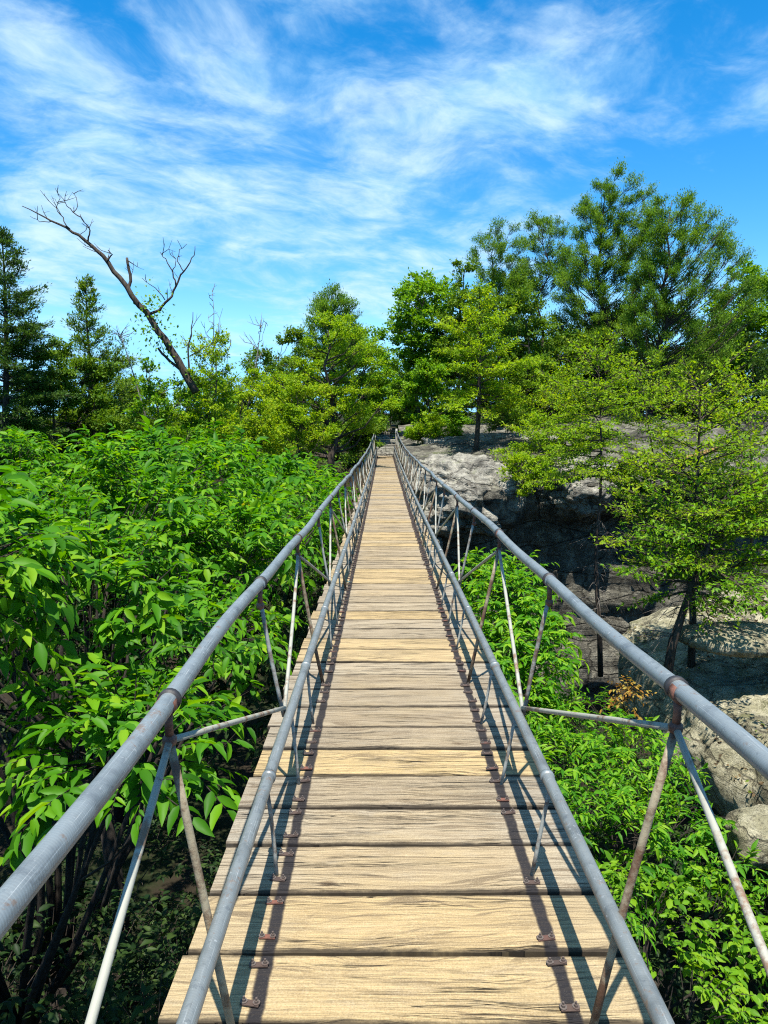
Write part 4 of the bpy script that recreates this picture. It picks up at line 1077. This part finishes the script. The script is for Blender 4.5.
# ---- dead trees
def dead_tree(name, label, segs, Y, seed, bark, depthj=.25):
    """segs: list of (pixel polyline, r0, r1); the first is the stem"""
    rg = np.random.default_rng(seed); p0 = at(*segs[0][0][0], Y)
    root = empty(name, p0); tag(root, label, 'dead tree')
    parts = []
    for k, (pl, r0, r1) in enumerate(segs):
        dy = 0 if k == 0 else rg.uniform(-depthj, depthj)
        pts = []
        for a, q in enumerate(pl):
            P = at(q[0], q[1], Y + dy * a / max(1, len(pl) - 1)); pts.append(P)
        pts = np.array(pts)
        if len(pts) > 2:   # smooth
            t = np.arange(len(pts)); tt = np.linspace(0, len(pts) - 1, (len(pts) - 1) * 3 + 1)
            pts = np.stack([np.interp(tt, t, pts[:, c]) for c in range(3)], 1)
            pts[1:-1] += rg.normal(0, .02, (len(pts) - 2, 3))
        mb = MB(); tube(mb, pts, np.linspace(r0, r1, len(pts)) * .68, 7)
        ln = np.linalg.norm(np.diff(pts, axis=0), axis=1).sum()
        for _ in range(int(ln * (1.1 if k else .6)) + 1):       # fine dead twigs
            f = rg.uniform(.45 if k == 0 else .3, .98) * (len(pts) - 1); a = int(f); q0 = pts[a] + (pts[min(a + 1, len(pts) - 1)] - pts[a]) * (f - a)
            dd = unit(pts[min(a + 1, len(pts) - 1)] - pts[max(a - 1, 0)] + rg.normal(0, .35, 3) + [rg.normal(0, .5), rg.normal(0, .4), .35]); l_ = rg.uniform(.25, .75)
            q1 = q0 + dd * l_ * .5; q2 = q1 + unit(dd + rg.normal(0, .35, 3) + [0, 0, .25]) * l_ * .5
            tube(mb, [q0, q1, q2], [.013, .010, .005], 4, cap=False)
            tube(mb, [q1, q1 + unit(dd + rg.normal(0, .6, 3)) * l_ * .4], [.008, .004], 3, cap=False)
        parts.append(mb.build('trunk' if k == 0 else 'limb', bark, root))
    return root, parts
px = 25 / FPX
segs = [([(196, 392), (178, 360), (158, 330), (140, 305), (120, 278), (104, 257), (85, 240), (66, 227), (46, 218), (22, 206)], 6.0 * px, .5 * px),
        ([(128, 290), (131, 275), (127, 258)], 2.4 * px, 1.9 * px),
        ([(127, 260), (133, 264)], .9 * px, .6 * px),
        ([(108, 262), (112, 254), (108, 250)], 1.2 * px, .6 * px),
        ([(146, 315), (158, 310), (170, 300), (176, 286), (184, 272), (192, 258), (195, 246)], 2.4 * px, .4 * px),
        ([(176, 286), (172, 272), (165, 258), (160, 252)], 1.2 * px, .35 * px),
        ([(172, 272), (176, 262), (172, 252)], .7 * px, .3 * px),
        ([(184, 272), (178, 262), (180, 250), (187, 244)], .8 * px, .3 * px),
        ([(165, 300), (155, 288), (142, 278)], .8 * px, .3 * px),
        ([(88, 242), (90, 230), (84, 222), (80, 214)], 1.2 * px, .35 * px),
        ([(84, 222), (74, 212), (66, 203), (55, 188)], .9 * px, .3 * px),
        ([(74, 212), (78, 200), (72, 192)], .6 * px, .3 * px),
        ([(66, 203), (58, 203), (52, 198)], .5 * px, .25 * px),
        ([(70, 229), (62, 218), (56, 208), (48, 200)], .9 * px, .3 * px),
        ([(56, 208), (60, 198), (56, 190)], .5 * px, .25 * px),
        ([(52, 221), (40, 222), (30, 216)], .7 * px, .25 * px),
        ([(188, 375), (170, 362), (158, 348)], 2.6 * px, 1.6 * px),
        ([(190, 380), (188, 355), (190, 335), (193, 312)], 1.7 * px, .5 * px),
        ([(190, 356), (200, 350), (212, 344)], .9 * px, .3 * px)]
rt, parts = dead_tree('dead_tree', 'bare dead tree leaning far to the left with forked grey limbs', segs, 25, 141, BARK)
lf = MB(); rg2 = np.random.default_rng(9)
c = at(152, 318, 25); n = 240
P = c + rg2.normal(0, 1, (n, 3)) * [.28, .22, .5]; quad_leaves(lf, P, rg2.normal(0, 1, (n, 3)), unit(np.array([0, -.4, 1]) + rg2.normal(0, .5, (n, 3))), .13, .08)
n = 110; c = at(172, 352, 25); P = c + rg2.normal(0, 1, (n, 3)) * [.4, .25, .45]; quad_leaves(lf, P, rg2.normal(0, 1, (n, 3)), unit(np.array([0, -.4, 1]) + rg2.normal(0, .5, (n, 3))), .12, .07)
parts.append(lf.build('ivy', LM_BRIGHT, rt))
bpy.context.view_layer.update(); place_origin(rt, parts)
def whip(px0, py0, px1, py1, Y, label, seed):
    rg = np.random.default_rng(seed)
    sg = [([(px0, py0), ((px0 + px1) / 2 + 2, (py0 + py1) / 2), (px1, py1)], .055, .008)]
    for k in range(9):
        t = rg.uniform(.35, .92); a = (px0 + (px1 - px0) * t, py0 + (py1 - py0) * t); s = rg.choice([-1, 1]); l = rg.uniform(10, 34) * (1.1 - t)
        sg.append(([a, (a[0] + s * l * .45, a[1] - l * .5), (a[0] + s * l * .62, a[1] - l * 1.3)], .02, .005))
    r_, p_ = dead_tree('dead_tree', label, sg, Y, seed, BARK_G, .8)
    bpy.context.view_layer.update(); place_origin(r_, p_)
whip(216, 430, 212, 288, 27, 'thin bare dead sapling with upright twigs right of the leaning dead tree', 151)
whip(246, 420, 262, 312, 30, 'thin bare dead sapling above the yellow-green thicket', 152)
whip(148, 430, 117, 325, 26, 'thin bare sapling between the pointed conifer and the leaning dead tree', 153)

# ---- undergrowth on the far bank (nobody could count it)
rg = np.random.default_rng(77); mb = MB()
n = 2600
X_ = rg.uniform(-22, 30, n); Y_ = rg.uniform(37, 62, n)
ok = ~((np.abs(X_ - .1) < 1.3)) & ~((X_ > 1.2) & (X_ < 10) & (Y_ < 44)) & ~((X_ > 10) & (Y_ < 40))
X_, Y_ = X_[ok], Y_[ok]; Z_ = ground_z(X_, Y_)
P = []
for x, y, z in zip(X_, Y_, Z_):
    m = 34; r = rg.uniform(.35, .8)
    P.append(np.array([x, y, z + .2]) + rg.normal(0, 1, (m, 3)) * [r * .6, r * .6, r * .5])
P = np.concatenate(P); n = len(P)
quad_leaves(mb, P, rg.normal(0, 1, (n, 3)), unit(np.array([0, 0, 1.0]) + rg.normal(0, .5, (n, 3))), .16 * rg.uniform(.6, 1.3, n), .09)
ug = mb.build('undergrowth', LM_SHRUB); ug['kind'] = 'stuff'
tag(ug, 'low leafy undergrowth covering the ground of the far bank', 'undergrowth')

# leaf litter and low growth on the rock shelf
rg = np.random.default_rng(83); mb = MB()
import mathutils
bpy.context.view_layer.update()
dg = bpy.context.evaluated_depsgraph_get()
from mathutils.bvhtree import BVHTree
bv = BVHTree.FromObject(oc, dg); P = []; Nn = []
for _ in range(5200):
    x, y = rg.uniform(4.3, 13.5), rg.uniform(8, 18.5)
    if float(fbm(np.array([[x * .8, y * .8, 0]]), 3, 44)[0]) < .47: continue
    h = bv.ray_cast(Vector((x, y, 5)) - oc.location, Vector((0, 0, -1)))
    if h[0] is None or h[1].z < .35: continue
    q = np.array(h[0] + oc.location); k = 3
    for _k in range(k): P.append(q + rg.normal(0, .05, 3) * [1, 1, .2] + [0, 0, .012]); Nn.append(np.array(h[1]) + rg.normal(0, .35, 3))
P = np.array(P); Nn = unit(np.array(Nn)); n = len(P)
quad_leaves(mb, P, rg.normal(0, 1, (n, 3)) * [1, 1, .35], Nn, .075 * rg.uniform(.5, 1.4, n), .04 * rg.uniform(.6, 1.3, n))
LM_LITTER = leaf_mat('leaf_litter', [(0, (.05, .035, .02)), (.45, (.11, .075, .04)), (.7, (.16, .12, .06)), (.85, (.07, .12, .015)), (1, (.14, .18, .02))], .2, (1.2, 1.1, .5), .7, .1)
lt = mb.build('leaf_litter', LM_LITTER); lt['kind'] = 'stuff'; tag(lt, 'brown leaf litter and low growth scattered over the rock shelf', 'leaf litter')

# ------------------------------------------------------------------ world
SUN_EL, SUN_AZ = 71.0, 180.0       # azimuth measured from the bridge direction towards the right
w = bpy.data.worlds.new('World'); scene.world = w; w.use_nodes = True
nt = w.node_tree; nt.nodes.clear(); N = NT(nt)
out = N.n('ShaderNodeOutputWorld'); bg = N.n('ShaderNodeBackground')
sky = N.n('ShaderNodeTexSky', sky_type='NISHITA'); sky.sun_disc = False
sky.sun_elevation = R(SUN_EL); sky.sun_rotation = R(SUN_AZ)
sky.altitude = 300; sky.air_density = 1.0; sky.dust_density = 0.0; sky.ozone_density = 2.5
dirv = N.n('ShaderNodeTexCoord').outputs['Generated']
s = N.xyz(dirv)
zc = N.math('MAXIMUM', s[2], .02)
inv = N.math('DIVIDE', 1.0, N.add(zc, .16))
cx = N.mul(s[0], inv); cy = N.mul(s[1], inv)
# wisps: stretched along a diagonal
rx = N.add(N.mul(cx, .80), N.mul(cy, .60)); ry = N.sub(N.mul(cy, .80), N.mul(cx, .60))
warp = N.noise(N.vec(cx, cy, 3.0), 1.6, 3, .5)
f1 = N.noise(N.vec(N.add(N.mul(rx, 1.5), N.mul(warp, .8)), N.add(N.mul(ry, 1.65), N.mul(warp, .8)), 1.3), 1.5, 9, .62, .3)
f2 = N.noise(N.vec(N.add(N.mul(rx, 3.8), warp), N.add(N.mul(ry, 5.0), N.mul(warp, 1.2)), 5.0), 1.5, 7, .62, .3)
# broad layout of the cloud field over azimuth and elevation
az = N.math('ARCTAN2', s[0], s[1]); el = N.math('ARCSINE', s[2])
def blob(a0, e0, wa, we, amp):
    da = N.math('DIVIDE', N.sub(az, R(a0)), R(wa)); de = N.math('DIVIDE', N.sub(el, R(e0)), R(we))
    return N.mul(N.math('EXPONENT', N.mul(N.add(N.mul(da, da), N.mul(de, de)), -1.0)), amp)
B = blob(-14, 17, 17, 6.0, .15)
for b in ((-2, 14, 10, 4, .07), (10, 22.5, 9, 3.0, .17), (-5, 29, 14, 4, .09), (0, 24, 16, 8, .03), (-10, 24, 12, 2.5, .06), (-4, 9.5, 8, 2.2, .12), (26, 20.5, 3, 2, .20), (-24, 11, 8, 2.5, .16),
          (-21, 28.5, 5, 2.6, -.13), (22, 27, 8, 4, -.10), (-14, 9.0, 8, 1.5, -.12), (27, 14, 8, 5, -.10), (0, 25.5, 4, 2.0, -.10), (16, 17, 6, 2.5, -.07)):
    B = N.add(B, blob(*b))
B = N.add(B, N.mul(N.step(el, R(36), R(58)), .19))     # unseen cloud added overhead to whiten the light in the shadows
dens = N.add(N.add(N.mul(f1, .78), N.mul(f2, .36)), B)
cf = N.step(dens, .515, .88)
skyc = N.n('ShaderNodeHueSaturation'); N.set(skyc.inputs['Color'], sky.outputs[0])
skyc.inputs['Saturation'].default_value = 1.44; skyc.inputs['Value'].default_value = 1.45; skyc.inputs['Hue'].default_value = .497
cloud = N.mix(N.step(f2, .3, .7), (2.9, 5.2, 7.3), (4.9, 6.5, 7.6))
colr = N.mix(N.mul(cf, .88), skyc.outputs[0], cloud)
N.set(bg.inputs['Color'], colr); bg.inputs['Strength'].default_value = .07
N.set(sky.inputs['Vector'], N.vec(s[0], s[1], N.math('MAXIMUM', s[2], .13)))
nt.links.new(bg.outputs[0], out.inputs[0])

sun = bpy.data.lights.new('sun', 'SUN'); sun.energy = 5.0; sun.angle = R(.53); sun.color = (1.0, .945, .86)
so = bpy.data.objects.new('sun', sun); COL.objects.link(so)
a, e = R(SUN_AZ), R(SUN_EL)
to_sun = Vector((math.sin(a) * math.cos(e), math.cos(a) * math.cos(e), math.sin(e)))
so.rotation_euler = to_sun.to_track_quat('Z', 'Y').to_euler(); so.location = (0, 30, 60)

# ------------------------------------------------------------------ camera
cam = bpy.data.cameras.new('camera'); co = bpy.data.objects.new('camera', cam); COL.objects.link(co)
cam.sensor_fit = 'VERTICAL'; cam.sensor_height = 24.0; cam.lens = 24.0 * FPX / 1024
cam.clip_start = .05; cam.clip_end = 20000
co.location = (0, 0, H_EYE); co.rotation_euler = (R(90) - PITCH, 0, 0)
scene.camera = co
scene.render.resolution_x = 768; scene.render.resolution_y = 1024
vs = scene.view_settings
scene.display_settings.display_device = 'sRGB'
vs.view_transform = 'Standard'; vs.look = 'None'; vs.exposure = 1.2; vs.gamma = 1.0; vs.use_curve_mapping = False
scene.cycles.max_bounces = 8; scene.cycles.diffuse_bounces = 2; scene.cycles.transmission_bounces = 4
scene.cycles.use_denoising = False; scene.cycles.filter_width = 1.15; scene.cycles.sample_clamp_indirect = 6.0
